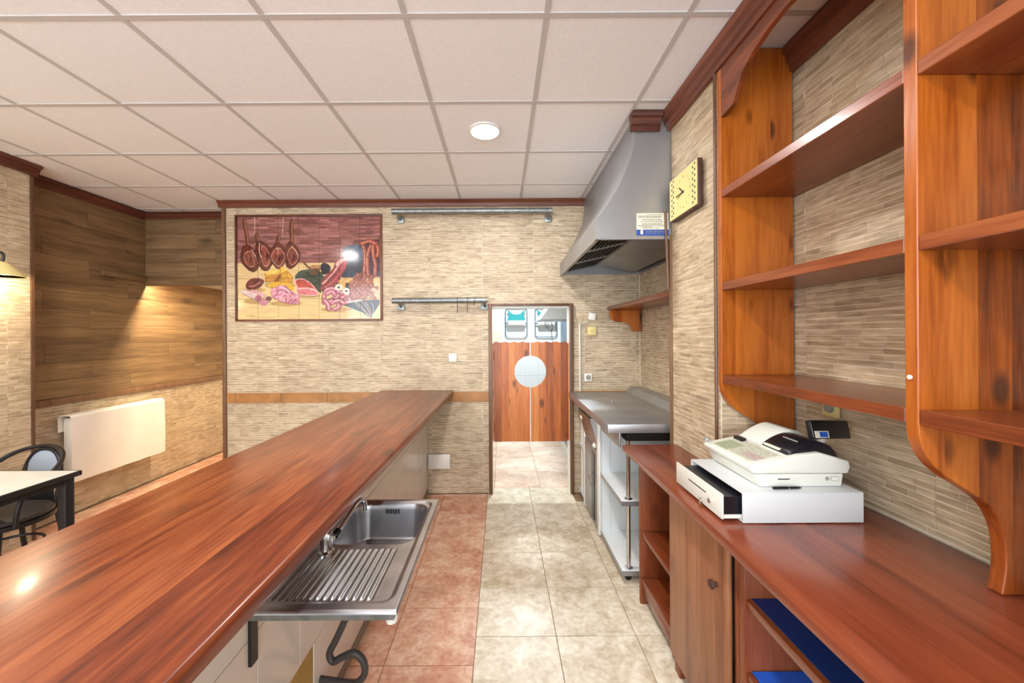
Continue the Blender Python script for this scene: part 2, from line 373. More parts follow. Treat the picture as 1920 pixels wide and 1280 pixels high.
# back wall with the kitchen doorway
DX0, DX1, DZ = -0.117, 0.705, 1.885
BX = -2.765
wb = MB().box(BX, DX0, BACK+0.01, BACK+0.13, 0, CEIL).box(DX1, XR+0.15, BACK+0.01, BACK+0.13, 0, CEIL).box(DX0, DX1, BACK+0.01, BACK+0.13, DZ, CEIL).build('wall_back', M['grout'], smooth=False)
struct(wb, 'back wall of beige split-face tiles with kitchen doorway', 'wall')
BW = XR-BX
mural_hole = (-2.655-BX, -1.185-BX, 1.735, 2.802)
tiled(wb, (BX, BACK+0.01, 1.022), 0, BW, CEIL-1.022-0.0, us=-0.70-BX, vs_=0, holes=[(DX0-BX, DX1-BX, -1, DZ-1.022), (mural_hole[0], mural_hole[1], mural_hole[2]-1.022, mural_hole[3]-1.022)])
tiled(wb, (BX, BACK+0.01, 0), 0, BW, 0.918, us=-0.70-BX, vs_=0.918-TH, holes=[(DX0-BX, DX1-BX, -1, 3)])
for k in range(10):
    x0 = -2.765+0.1+0.46*(k-1); x1 = min(x0+0.457, DX0); x0 = max(x0, BX)
    if x1-x0 > 0.03: MB().box(x0, x1, BACK+0.001, BACK+0.01, 0.9195, 1.0205, 0.001, 1).build('border_tile', M['band'], wb)
MB().box(DX1+0.03, XR, BACK+0.001, BACK+0.01, 0.9195, 1.0205, 0.001, 1).build('border_tile', M['band'], wb)
# doorway lining and casing
dfm = thing('door_frame', 'brown timber casing with white lining around kitchen doorway', 'door frame', ((DX0+DX1)/2, BACK, 0))
dfm['kind'] = 'structure'
MB().box(DX0-0.012, DX0+0.022, BACK-0.025, BACK+0.02, 0, DZ+0.012, 0.003).build('jamb_casing', M['trimz'], dfm)
MB().box(DX1-0.022, DX1+0.012, BACK-0.025, BACK+0.02, 0, DZ+0.012, 0.003).build('jamb_casing', M['trimz'], dfm)
MB().box(DX0+0.022, DX1-0.022, BACK-0.025, BACK+0.02, DZ-0.012, DZ+0.012, 0.003).build('head_casing', M['trimz'], dfm)
MB().box(DX0, DX0+0.024, BACK+0.021, BACK+0.15, 0, DZ-0.013).build('jamb_lining', M['white'], dfm)
MB().box(DX1-0.024, DX1, BACK+0.021, BACK+0.15, 0, DZ-0.013).build('jamb_lining', M['white'], dfm)
MB().box(DX0+0.024, DX1-0.024, BACK+0.021, BACK+0.15, DZ-0.03, DZ-0.013).build('head_lining', M['white'], dfm)
# saloon doors
def leaf(x0, x1, name_label, hinge_x, hole_side):
    cx, cz, r = 0.292, 1.213, 0.162; z0, z1 = 0.505, 1.512
    t = thing('saloon_door', name_label, 'door', ((x0+x1)/2, BACK+0.07, z0), 'saloon doors')
    n = 20
    if hole_side > 0:   # hole at right edge
        a = math.acos(min(1, (x1-cx)/r)) if x1 < cx else math.pi/2
        ang = [math.pi/2+ (math.pi)*i/n for i in range(n+1)]
        pts = [(x0, z0), (x1, z0)]+[(min(x1, cx+r*math.cos(q)), cz+r*math.sin(q)) for q in reversed(ang)]+[(x1, z1)]
        xs = [x0+(x1-x0)*i/16 for i in range(17)]
        pts += [(x, z1+0.006*math.sin(i*math.pi/2)) for i, x in reversed(list(enumerate(xs)))][1:]
    else:
        ang = [-math.pi/2+(math.pi)*i/n for i in range(n+1)]
        pts = [(x1, z1)]
        xs = [x1-(x1-x0)*i/16 for i in range(17)]
        pts = [(x, z1+0.006*math.sin(i*math.pi/2)) for i, x in enumerate(xs)]
        pts += [(max(x0, cx+r*math.cos(q)), cz+r*math.sin(q)) for q in reversed(ang)]+[(x0, z0), (x1, z0)]
    MB().prism(pts, 'y', BACK+0.05, BACK+0.078).build('leaf', M['door'], t, smooth=False)
    for z in (0.60, 1.33):
        MB().tube([(hinge_x, BACK+0.046, z), (hinge_x, BACK+0.046, z+0.1)], 0.009).build('hinge', M['brass'], t)
leaf(DX0+0.04, 0.2855, 'left pine saloon door leaf with half-round cut-out', DX0+0.035, 1)
leaf(0.2985, DX1-0.04, 'right pine saloon door leaf with half-round cut-out', DX1-0.035, -1)
for k, (x0, x1) in enumerate(((DX0+0.025, DX0+0.038), (DX1-0.038, DX1-0.025))):
    MB().box(x0, x1, BACK+0.03, BACK+0.1, 0.52, 1.5).build('hinge_post', M['door'], dfm)

# right-hand walls
wr = MB().box(XR+0.01, XR+0.16, REAR, BACK+0.13, 0, CEIL).build('wall_right', M['grout'], smooth=False)
struct(wr, 'right wall of beige split-face tiles behind shelves and hood', 'wall')
tiled(wr, (XR+0.01, BACK+0.0, 0), R(-90), BACK-2.35, CEIL, us=0.15, vs_=0.02)
tiled(wr, (XR+0.01, 1.82, 0.93), R(-90), 2.0, CEIL-0.93, us=0.092, vs_=0.02)
wp = MB().box(PIL+0.01, XR+0.01, 1.826, DW, 0, CEIL).build('wall_pillar', M['grout'], smooth=False)
struct(wp, 'beige tiled pier between steel hood and wooden shelves', 'wall')
tiled(wp, (PIL+0.01, DW, 0), R(-90), DW-1.826, CEIL, us=0.0, vs_=0.25)
tiled(wp, (PIL+0.01, 1.826, 0.93), 0, XR-PIL-0.01, 0.47, us=0.0, vs_=0.1)
tr = MB().box(PIL-0.006, PIL+0.012, DW-0.008, DW+0.016, 0.0, 2.2, 0.002).build('trim_1', M['trimz'])
struct(tr, 'narrow brown corner strip on tiled pier beside steel table', 'trim')

# left walls: tiled dado, planked upper wall, soffit and pilaster
wl = MB().box(XL-0.16, XL-0.01, 1.0, 5.6, 0, CEIL).build('wall_left', M['grout'], smooth=False)
struct(wl, 'left wall with tiled dado and brown wood planking above', 'wall')
tiled(wl, (XL-0.01, 2.6, 0), R(90), 3.0, 1.0, us=0.3, vs_=-0.03)
pw = 0.155
for r in range(12):
    z0 = 1.06+r*pw; z1 = min(z0+pw-0.0015, CEIL-0.02); y = 2.75-(r*0.37 % 1.1)
    if z1-z0 < 0.03: continue
    while y < 5.5:
        a, b = max(y, 2.6), min(y+1.2, 5.55)
        if b-a > 0.05 and not (a > 4.12 and z0 > 2.2):
            MB().box(XL-0.01, XL-0.001+0.001*random.random(), a, b-0.0015, z0, z1, 0.0012, 1).build('wall_plank', M['plank'], wl)
        y += 1.2
dado = MB().box(XL-0.01, XL+0.022, 2.98, 5.5, 1.002, 1.058, 0.004).build('trim_2', M['trimz'])
struct(dado, 'dark wood rail between wall planks and tiled dado', 'trim')
SD = 4.12
sf = MB().box(XL+0.0, -1.6, SD+0.01, 5.58, 2.235, CEIL).build('wall_soffit', M['plaster'], smooth=False)
struct(sf, 'brown planked bulkhead box hanging from ceiling at far left', 'wall')
for r in range(5):
    z0 = 2.235+r*pw; z1 = min(z0+pw-0.0015, CEIL-0.01)
    for a, b in ((XL+0.002, -3.3+0.2*(r % 2)), (-3.3+0.2*(r % 2), -2.2)):
        if z1 > z0+0.02: MB().box(a, b-0.0015, SD, SD+0.01, z0, z1, 0.0012, 1).build('wall_plank', M['plankx'], sf)
MB().box(XL+0.002, -1.7, SD-0.012, SD+0.01, 2.14, 2.233, 0.003).build('fascia_board', M['plankx'], sf)
MB().box(XL-0.001, XL+0.03, 3.66, SD-0.014, 2.19, 2.233, 0.003).build('fascia_board', M['plank'], sf)
wf = MB().box(-4.1, 0, 5.6, 5.7, 0, CEIL).build('wall_far', M['plaster'])
struct(wf, 'plain far wall behind the tiled partition', 'wall')
wpl = MB().box(-4.1, PX-0.01, -1.5, 2.97, 0, CEIL).build('wall_pilaster', M['grout'], smooth=False)
struct(wpl, 'tiled pilaster carrying warm wall lamp at left edge', 'wall')
tiled(wpl, (PX-0.01, 1.9, 0), R(90), 2.97-1.9-0.012, CEIL, us=0.92, vs_=-0.03)
MB().box(PX-0.03, PX+0.004, 2.958, 2.976, 0, CEIL-0.06).build('corner_strip', M['trimz'], wpl)
for nm, x0, x1 in (('wall_outer', -5.3, -5.2),):
    pass
# end strip of the back wall partition
ts = MB().box(BX-0.022, BX+0.012, BACK-0.012, BACK+0.135, 0, CEIL-0.05, 0.003).build('trim_3', M['trimz'])
struct(ts, 'brown edge strip on left end of tiled back wall', 'trim')

# crown mouldings
def crown_prof(px, s, h=0.095, d=0.065):   # wall at px, moulding grows towards s
    return [(px, CEIL-h), (px+s*0.02, CEIL-h), (px+s*0.022, CEIL-h*0.75), (px+s*0.035, CEIL-h*0.68), (px+s*0.042, CEIL-h*0.35), (px+s*0.058, CEIL-h*0.28), (px+s*d, CEIL-h*0.1), (px+s*d, CEIL), (px, CEIL)]
c = MB().prism(crown_prof(PIL+0.002, -1), 'y', REAR+0.2, DW-0.0).build('trim_4', M['crown'], smooth=False); struct(c, 'dark moulded wood cornice above pier and shelves', 'trim')
c = MB().prism(crown_prof(DW+0.003, -1, 0.1), 'x', 0.80, PIL-0.066).build('trim_5', M['crownx'], smooth=False); struct(c, 'short dark cornice piece across top of steel hood', 'trim')
c = MB().prism([(BACK+0.005, CEIL-0.062), (BACK-0.018, CEIL-0.062), (BACK-0.022, CEIL-0.03), (BACK-0.045, CEIL-0.008), (BACK-0.045, CEIL), (BACK+0.005, CEIL)], 'x', BX-0.05, 0.85).build('trim_6', M['crownx'], smooth=False); struct(c, 'long brown cornice along top of tiled back wall', 'trim')
c = MB().prism(crown_prof(PX, 1, 0.08, 0.06), 'y', -1.4, 2.99).build('trim_7', M['crown'], smooth=False); struct(c, 'brown cornice above left pilaster with wall lamp', 'trim')
c = MB().prism(crown_prof(XL, 1, 0.08, 0.04), 'y', 3.0, SD-0.03).build('trim_8', M['crown'], smooth=False); struct(c, 'dark cornice above planked left wall', 'trim')
c = MB().prism(crown_prof(SD, -1, 0.07, 0.04), 'x', XL+0.042, BX+0.0).build('trim_9', M['crownx'], smooth=False); struct(c, 'dark cornice above the planked bulkhead', 'trim')
c = MB().prism(crown_prof(XR, -1, 0.12, 0.05), 'y', 0.09, 0.943).prism(crown_prof(XR, -1, 0.12, 0.05), 'y', 0.98, 1.784).build('trim_10', M['crown'], smooth=False); struct(c, 'dark cornice on wall inside the shelf unit top', 'trim')

# kitchen beyond the doorway
KF = 6.6
wk = MB().box(-1.0, 2.2, KF+0.01, KF+0.12, 0, CEIL).box(-1.1, -1.0, BACK+0.13, KF+0.12, 0, CEIL).box(2.2, 2.3, BACK+0.13, KF+0.12, 0, CEIL).box(XR+0.15, 2.3, BACK+0.03, BACK+0.13, 0, CEIL).box(-1.1, 2.3, BACK+0.131, KF+0.12, CEIL+0.001, CEIL+0.015).build('wall_kitchen', M['kwhite'])
struct(wk, 'white tiled kitchen walls beyond the saloon doors', 'wall')
kt = MB().box(0.0015, 0.2185, -0.008, 0, 0.0015, 0.3285, 0.0012, 1).mesh('white_tile', M['kwhite'])
for i in range(8):
    for j in range(6):
        o = link('white_tile', kt, wk); o.location = (-0.46+0.22*i, KF+0.009, 0.55+0.33*j)

# ------------------------------------------------------------------ lamps
def downlight(x, y, label, power, z=CEIL, col=LAMP_COL, r=0.105, group='ceiling downlights'):
    t = thing('ceiling_downlight', label, 'ceiling light', (x, y, z), group)
    MB().lathe((x, y, z), [(r, 0.002), (r, -0.008), (r-0.012, -0.012), (r-0.012, -0.004)], 36).build('rim', M['white'], t)
    MB().lathe((x, y, z-0.009), [(r-0.013, 0.001), (r-0.013, -0.001)], 36).build('diffuser', M['lampglow'], t)
    l = bpy.data.lights.new('downlight_light', 'AREA'); l.shape = 'DISK'; l.size = 2*r-0.03; l.energy = power; l.color = col
    lo = bpy.data.objects.new('downlight_light', l); COL.objects.link(lo); lo.parent = t; lo.location = (0, 0, -0.014)
downlight(-0.1, 2.5, 'round ceiling downlight glowing above the bar aisle', LAMP_W)
downlight(-2.5, 1.3, 'round ceiling downlight above the dining side', LAMP_W)
downlight(-0.1, 0.1, 'round ceiling downlight above the near bar aisle', LAMP_W)
downlight(-2.5, -1.1, 'round ceiling downlight above the near dining side', LAMP_W)
downlight(-0.1, -2.3, 'round ceiling downlight at the near end of the bar', LAMP_W)
downlight(0.335, 5.29, 'round ceiling light in the white kitchen', 90, CEIL, (0.86, 0.95, 1.0), 0.14, None)
# warm tube hidden behind the bulkhead's fascia
t = thing('tube_lamp', 'warm tube lamp hidden behind fascia of planked bulkhead', 'tube lamp', (-2.9, 4.15, 2.23))
MB().box(-3.8, -2.0, 4.135, 4.165, 2.215, 2.234, 0.002).build('housing', M['white'], t)
MB().tube([(-3.79, 4.15, 2.207), (-2.01, 4.15, 2.207)], 0.008, 10).build('tube', M['bulb'], t)
l = bpy.data.lights.new('tube_light', 'AREA'); l.shape = 'RECTANGLE'; l.size = 1.75; l.size_y = 0.02; l.energy = 70; l.color = (1.0, 0.82, 0.56)
lo = bpy.data.objects.new('tube_light', l); COL.objects.link(lo); lo.parent = t; lo.location = (0, 0, 2.196-2.23)
# wall lamp
lx, ly = -3.50, 2.66
t = thing('wall_lamp', 'black wall lamp with glowing shade on left pilaster', 'wall lamp', (PX, ly, 2.1))
MB().lathe((PX+0.006, ly, 2.13), [(0.05, -0.006), (0.05, 0.006), (0.03, 0.014)], 20, Matrix.Rotation(R(90), 4, 'Y')).build('wall_plate', M['blackmetal'], t)
MB().tube(smooth_path([(PX+0.01, ly, 2.13), (PX+0.08, ly, 2.2), (lx, ly, 2.18), (lx, ly, 2.12)]), 0.008).build('arm', M['blackmetal'], t)
MB().lathe((lx, ly, 2.02), [(0.115, 0), (0.10, 0.02), (0.05, 0.075), (0.022, 0.1), (0.02, 0.1), (0.047, 0.07), (0.096, 0.018), (0.11, 0)], 28).build('shade', M['cream_plastic'], t)
MB().lathe((lx, ly, 2.035), [(0.005, 0), (0.022, 0.008), (0.028, 0.025), (0.02, 0.045), (0.01, 0.06)], 16).build('bulb', M['bulb'], t)
l = bpy.data.lights.new('wall_lamp_light', 'POINT'); l.energy = 24; l.color = (1.0, 0.8, 0.54); l.shadow_soft_size = 0.03
lo = bpy.data.objects.new('wall_lamp_light', l); COL.objects.link(lo); lo.parent = t; lo.location = (lx-PX, 0, 2.01-2.1)

# ------------------------------------------------------------------ bar counter
CT = 1.04
bar = thing('bar_counter', 'long red-brown wooden bar top on white tiled base', 'bar counter', (-0.95, 1.6, 0))
def xl(y): return -1.275+(y-0.5)*0.02
def xr(y): return -0.53+(y-0.6)*0.0155
top = MB().prism([(xl(-1.6), -1.6), (xr(-1.6), -1.6), (xr(BACK-0.003), BACK-0.003), (xl(BACK-0.003), BACK-0.003)], 'z', CT-0.05, CT, 0.012, 3).build('bar_top', M['bar'], bar)
MB().box(-1.12, -0.755, -1.6, BACK-0.004, 0, CT-0.05).build('base_wall', M['white_joint'], bar, smooth=False)
ct = {}
def ctile(y0, y1, z0, z1, mat='white_tile', nm='glazed_tile'):
    key = (round(y1-y0, 3), round(z1-z0, 3), mat)
    if key not in ct: ct[key] = MB().box(-0.004, 0.006, 0.0012, y1-y0-0.0012, 0.0012, z1-z0-0.0012, 0.0012, 1).mesh(nm, M[mat])
    o = link(nm, ct[key], bar); o.location = Vector((-0.751, y0, z0))-bar.location
ys = [1.147+0.241*k for k in range(-3, 12)]
ys = [y for y in ys if y < BACK-0.05]+[BACK-0.004]
for a, b in zip(ys, ys[1:]):
    for j, (z0, z1) in enumerate(((0.055, 0.375), (0.375, 0.695), (0.695, CT-0.05))):
        a2 = max(a, 1.49) if j == 0 else a
        if b-a2 > 0.02: ctile(a2, b, z0, z1)
MB().box(-0.7545, -0.748, 0.42, 1.487, 0.0, 0.373).build('bare_patch', M['yellow'], bar)
MB().box(-0.7545, -0.742, 1.49, BACK-0.004, 0, 0.054).build('plinth', M['white_joint'], bar)

# ------------------------------------------------------------------ sink
SZ, sx0, sx1, sy0, sy1 = 0.82, -0.735, -0.295, 1.055, 1.775
sink = thing('steel_sink', 'steel sink with ribbed drainer fixed under bar top', 'sink', (-0.515, 1.4, SZ))
def rrect(x, y, x0, x1, y0, y1, r):     # signed distance, negative inside
    cx, cy = (x0+x1)/2, (y0+y1)/2; qx, qy = abs(x-cx)-(x1-x0)/2+r, abs(y-cy)-(y1-y0)/2+r
    return math.hypot(max(qx, 0), max(qy, 0))+min(max(qx, qy), 0)-r
def ss(a, b, t): t = min(max((t-a)/(b-a), 0), 1); return t*t*(3-2*t)
nx, ny = 150, 200; V = []; 
for j in range(ny+1):
    for i in range(nx+1):
        x = sx0+(sx1-sx0)*i/nx; y = sy0+(sy1-sy0)*j/ny
        z = SZ-0.006*ss(0.0, -0.014, rrect(x, y, sx0+0.028, sx1-0.022, sy0+0.03, sy1-0.022, 0.04))
        db = rrect(x, y, -0.665, -0.335, 1.405, 1.735, 0.07)
        z -= 0.15*ss(0.004, -0.022, db)+0.012*ss(-0.02, -0.1, db)
        if 1.10 < y < 1.375 and -0.70 < x < -0.375:
            e = ss(1.10, 1.115, y)*ss(1.375, 1.36, y)*ss(-0.70, -0.685, x)*ss(-0.375, -0.39, x)
            z += e*(0.0055*(0.5+0.5*math.cos((x+0.70)/0.325*2*math.pi*15))-0.002)
        z -= 0.012*ss(0.0, 0.0029, max(sx0+0.0029-x, x-sx1+0.0029, sy0+0.0036-y, y-sy1+0.0036))
        V.append((x, y, z))
Fc = [(j*(nx+1)+i, j*(nx+1)+i+1, (j+1)*(nx+1)+i+1, (j+1)*(nx+1)+i) for j in range(ny) for i in range(nx)]
me = bpy.data.meshes.new('sink_bowl'); me.from_pydata(V, [], Fc); me.materials.append(M['sinksteel']); me.polygons.foreach_set('use_smooth', [True]*len(Fc))
link('bowl_and_drainer', me, sink)
MB().box(sx0+0.01, sx1-0.01, sy0+0.004, sy0+0.03, SZ-0.03, SZ-0.013).build('under_frame', M['galv'], sink)
for k in range(6): MB().box(-0.53+0.011*k, -0.525+0.011*k, 1.7215, 1.725, SZ-0.045, SZ-0.025).build('overflow_slot', M['black'], sink)
MB().lathe((-0.5, 1.57, SZ-0.168), [(0.035, 0), (0.035, 0.004), (0.02, 0.003)], 20).build('drain', M['chrome'], sink)
b = MB().box(-0.745, -0.741+0.006, 1.105, 1.135, 0.62, SZ-0.03).box(-0.735, -0.31, 1.108, 1.132, SZ-0.05, SZ-0.03); b.build('bracket', M['blackmetal'], sink)
b = MB().box(-0.745, -0.735, 1.70, 1.73, 0.62, SZ-0.03).box(-0.735, -0.31, 1.745, 1.765, SZ-0.05, SZ-0.03); b.build('bracket', M['blackmetal'], sink)
MB().lathe((-0.32, 1.09, SZ-0.035), [(0.016, -0.02), (0.018, -0.005), (0.018, 0.012)], 14).build('bracket_cap', M['white'], sink)
# mixer tap
fx, fy = -0.628, 1.35
tap = thing('mixer_tap', 'chrome mixer tap with bent spout over sink bowl', 'tap', (fx, fy, SZ-0.006))
MB().lathe((fx, fy, SZ-0.006), [(0.026, 0), (0.027, 0.006), (0.021, 0.012), (0.02, 0.05), (0.024, 0.062), (0.02, 0.078), (0.008, 0.084)], 24).build('body', M['chrome'], tap)
MB().tube(smooth_path([(fx+0.01, fy+0.01, SZ+0.03), (fx+0.02, fy+0.06, SZ+0.045), (fx+0.042, fy+0.15, SZ+0.088), (fx+0.05, fy+0.19, SZ+0.098), (fx+0.058, fy+0.215, SZ+0.082), (fx+0.06, fy+0.218, SZ+0.045)]), 0.0085, 12).build('spout', M['chrome'], tap)
MB().tube([(fx+0.014, fy+0.032, SZ+0.036), (fx+0.02, fy+0.055, SZ+0.044)], 0.014, 12).build('collar', M['black'], tap)
MB().tube([(fx, fy, SZ+0.074), (fx-0.012, fy-0.018, SZ+0.094)], [0.007, 0.005]).build('lever', M['chrome'], tap)
# waste hose
hp = smooth_path([(-0.53, 1.5, SZ-0.166), (-0.585, 1.5, 0.57), (-0.617, 1.5, 0.482), (-0.66, 1.5, 0.387), (-0.688, 1.5, 0.33), (-0.672, 1.497, 0.3), (-0.634, 1.493, 0.32), (-0.587, 1.49, 0.338), (-0.552, 1.49, 0.308), (-0.545, 1.49, 0.262), (-0.566, 1.495, 0.225), (-0.6, 1.51, 0.2), (-0.68, 1.53, 0.19), (-0.745, 1.54, 0.19)], 8)
h = MB().tube(hp, 0.0135, 14).build('waste_hose', M['hose']); tag(h, 'dark grey rubber waste hose looping below the sink', 'hose')
h = MB().prism([(-0.7445, 0.0), (-0.62, 0.0), (-0.605, 0.08), (-0.61, 0.15), (-0.65, 0.17), (-0.7445, 0.172)], 'y', 1.49, 1.56).build('pipe_chase', M['plaster']); tag(h, 'broken plaster pipe chase at foot of tiled bar base', 'pipe chase')

# ------------------------------------------------------------------ dining side
def rad():
    t = thing('radiator', 'wall radiator hidden under a white cloth cover', 'radiator', (XL+0.1, 3.72, 0.3))
    y0, y1, z0, z1 = 3.27, 4.17, 0.33, 0.905; xf = XL+0.155
    b = MB()
    for k in range(11): b.box(XL+0.045, XL+0.125, y0+0.03+k*0.077, y0+0.095+k*0.077, z0+0.08, z1-0.02, 0.012)
    b.build('radiator_columns', M['white'], t)
    pr = [(XL+0.035, z1-0.14), (XL+0.03, z1-0.02), (XL+0.045, z1+0.004), (xf-0.02, z1+0.006), (xf, z1-0.01), (xf+0.006, z1-0.3), (xf+0.004, z0)]
    n = 24; V = []
    for i in range(n+1):
        y = y0+(y1-y0)*i/n
        for k, (x, z) in enumerate(pr): V.append((x+0.003*math.sin(i*0.9+k), y, z))
    m = len(pr); Fc = [(i*m+k, i*m+k+1, (i+1)*m+k+1, (i+1)*m+k) for i in range(n) for k in range(m-1)]
    b = MB(); b._add(V, Fc); bmesh.ops.solidify(b.bm, geom=b.bm.faces[:], thickness=0.004)
    b.build('cloth_cover', M['cloth'], t)
    MB().tube([(XL+0.08, y1-0.03, z1-0.04), (XL+0.08, y1+0.07, z1-0.03), (XL+0.02, y1+0.09, z1-0.03)], 0.011).build('valve_pipe', M['brass'], t)
    MB().tube([(XL+0.08, y1+0.03, z1-0.034), (XL+0.08, y1+0.065, z1-0.031)], 0.02).build('valve_head', M['white'], t)
rad()
o = MB().box(XL-0.002, XL+0.03, 3.03, 3.09, 0.90, 0.94, 0.004).build('cable_clip', M['white']); tag(o, 'tiny white wall box below the dark dado rail', 'wall box')
tb = thing('cafe_table', 'square cafe table with white top and black legs', 'table', (-3.05, 1.98, 0))
tx0, tx1, ty0, ty1 = -3.45, -2.645, 1.58, 2.385
MB().box(tx0+0.012, tx1-0.012, ty0+0.012, ty1-0.012, 0.735, 0.752).build('table_top', M['tabletop'], tb)
MB().box(tx0, tx1, ty0, ty0+0.012, 0.722, 0.7515, 0.003).box(tx0, tx1, ty1-0.012, ty1, 0.722, 0.7515, 0.003).box(tx0, tx0+0.012, ty0, ty1, 0.722, 0.7515, 0.003).box(tx1-0.012, tx1, ty0, ty1, 0.722, 0.7515, 0.003).build('edge_band', M['blackmetal'], tb)
MB().box(tx0+0.03, tx1-0.03, ty0+0.02, ty1-0.02, 0.685, 0.734).build('apron', M['blackmetal'], tb)
for x in (tx0+0.025, tx1-0.075):
    for y in (ty0+0.02, ty1-0.07): MB().box(x, x+0.05, y, y+0.05, 0, 0.733, 0.004).build('leg', M['blackmetal'], tb)
ch = thing('bistro_chair', 'black bentwood chair with grey oval back pad behind table', 'chair', (-3.22, 2.45, 0), rz=R(-2), local=True)
MB().lathe((0, 0, 0.42), [(0.19, 0), (0.215, 0.01), (0.215, 0.03), (0.19, 0.045), (0.1, 0.052), (0.01, 0.053)], 32).build('seat', M['seat'], ch)
MB().lathe((0, 0, 0.395), [(0.2, 0), (0.222, 0.0), (0.222, 0.028), (0.2, 0.028)], 32).build('seat_ring', M['blackmetal'], ch)
hoop = smooth_path([(-0.235, -0.12, 0.42), (-0.25, -0.1, 0.58), (-0.255, 0.0, 0.655), (-0.225, 0.12, 0.74), (-0.15, 0.19, 0.8), (0, 0.225, 0.825), (0.15, 0.19, 0.8), (0.225, 0.12, 0.74), (0.255, 0.0, 0.655), (0.25, -0.1, 0.58), (0.235, -0.12, 0.42)], 6)
MB().tube(hoop, 0.0135, 10).build('outer_hoop', M['blackmetal'], ch)
ih = smooth_path([(-0.12, 0.17, 0.42), (-0.135, 0.19, 0.6), (-0.12, 0.205, 0.71), (-0.07, 0.215, 0.785), (0, 0.22, 0.803), (0.07, 0.215, 0.785), (0.12, 0.205, 0.71), (0.135, 0.19, 0.6), (0.12, 0.17, 0.42)], 6)
MB().tube(ih, 0.012, 10).build('inner_hoop', M['blackmetal'], ch)
pd = MB().lathe((0, 0.2, 0.685), [(0.001, -0.022), (0.08, -0.018), (0.112, 0), (0.08, 0.014), (0.001, 0.018)], 28, Matrix.Rotation(R(83), 4, 'X')); pd.build('back_pad', M['pad'], ch)
MB().box(-0.1, 0.1, 0.172, 0.186, 0.45, 0.60, 0.004).build('lower_back_panel', M['blackmetal'], ch)
for sx in (-1, 1):
    MB().tube(smooth_path([(sx*0.15, -0.13, 0.4), (sx*0.17, -0.16, 0.2), (sx*0.185, -0.185, 0.0)]), 0.0145, 10).build('leg', M['blackmetal'], ch)
    MB().tube(smooth_path([(sx*0.125, 0.17, 0.46), (sx*0.15, 0.2, 0.2), (sx*0.175, 0.25, 0.0)]), 0.0145, 10).build('leg', M['blackmetal'], ch)
rg = [(0.165*math.cos(a), 0.165*math.sin(a), 0.235) for a in np.linspace(0, 2*math.pi, 33)]
MB().tube(rg, 0.009, 8).build('stretcher_ring', M['blackmetal'], ch)

# ------------------------------------------------------------------ hood, steel table
HX, HZ, HN = 0.592, 2.185, 2.346
hood = thing('extractor_hood', 'large steel extractor hood curving up to the ceiling', 'hood', (0.98, 3.06, HZ))
curve = smooth_path([(HX, 2.30), (0.648, 2.371), (0.718, 2.48), (0.771, 2.586), (0.816, 2.708), (0.834, 2.84), (0.836, CEIL-0.005)], 5)
outl = [(HX, HZ)]+[tuple(p) for p in curve]+[(XR-0.005, CEIL-0.005), (XR-0.005, HZ)]
b = MB(); n = len(outl)
Vn = [(x, HN, z) for x, z in outl]+[(x, BACK-0.006, z) for x, z in outl]
b._add(Vn, [tuple(range(n)), tuple(range(n, 2*n))]+[(i, i+1, n+i+1, n+i) for i in range(n-1)])
bmesh.ops.recalc_face_normals(b.bm, faces=b.bm.faces[:])
bmesh.ops.solidify(b.bm, geom=b.bm.faces[:], thickness=0.003)
b.build('canopy', M['steel2'], hood)
MB().box(HX-0.002, HX+0.02, HN, BACK-0.006, HZ-0.012, HZ+0.002).box(HX, XR-0.005, HN-0.002, HN+0.02, HZ-0.012, HZ+0.002).build('rim', M['steel'], hood)
# filters slope up from the front rim
fa, fb = Vector((HX+0.025, 0, HZ+0.01)), Vector((0.95, 0, HZ+0.085))
for k in range(3):
    y0 = HN+0.03+k*0.465; y1 = y0+0.45
    bb = MB(); d = (fb-fa); nrm = Vector((-d.z, 0, d.x)).normalized()
    for (s0, s1) in ((0, 0.05), (0.95, 1)):
        p, q = fa+d*s0, fa+d*s1
        bb.prism([(p.x, p.z), (q.x, q.z), (q.x+nrm.x*0.02, q.z+nrm.z*0.02), (p.x+nrm.x*0.02, p.z+nrm.z*0.02)], 'y', y0, y1)
    p, q = fa, fb
    for ya in (y0, y1-0.02): bb.prism([(p.x, p.z), (q.x, q.z), (q.x+nrm.x*0.02, q.z+nrm.z*0.02), (p.x+nrm.x*0.02, p.z+nrm.z*0.02)], 'y', ya, ya+0.02)
    fr = bb.build('grease_filter', M['steel'], hood, smooth=False)
    for s in range(9):
        c0 = fa+d*(0.06+s*0.1); c1 = c0+d.normalized()*0.014
        o = MB().prism([(c0.x, c0.z), (c1.x, c1.z), (c1.x+nrm.x*0.012, c1.z+nrm.z*0.012), (c0.x+nrm.x*0.012, c0.z+nrm.z*0.012)], 'y', y0+0.02, y1-0.02).build('slat', M['filter'], fr, smooth=False)
    q0 = fa+nrm*0.022; q1 = fb+nrm*0.022
    MB().prism([(q0.x, q0.z), (q1.x, q1.z), (q1.x, q1.z+0.004), (q0.x, q0.z+0.004)], 'y', y0, y1).build('filter_back', M['black'], fr, smooth=False)
MB().prism([(0.955, HZ+0.086), (0.96, HZ+0.092), (1.32, HZ+0.02), (1.315, HZ+0.012)], 'y', HN+0.02, BACK-0.02).build('deflector', M['steel'], hood, smooth=False)
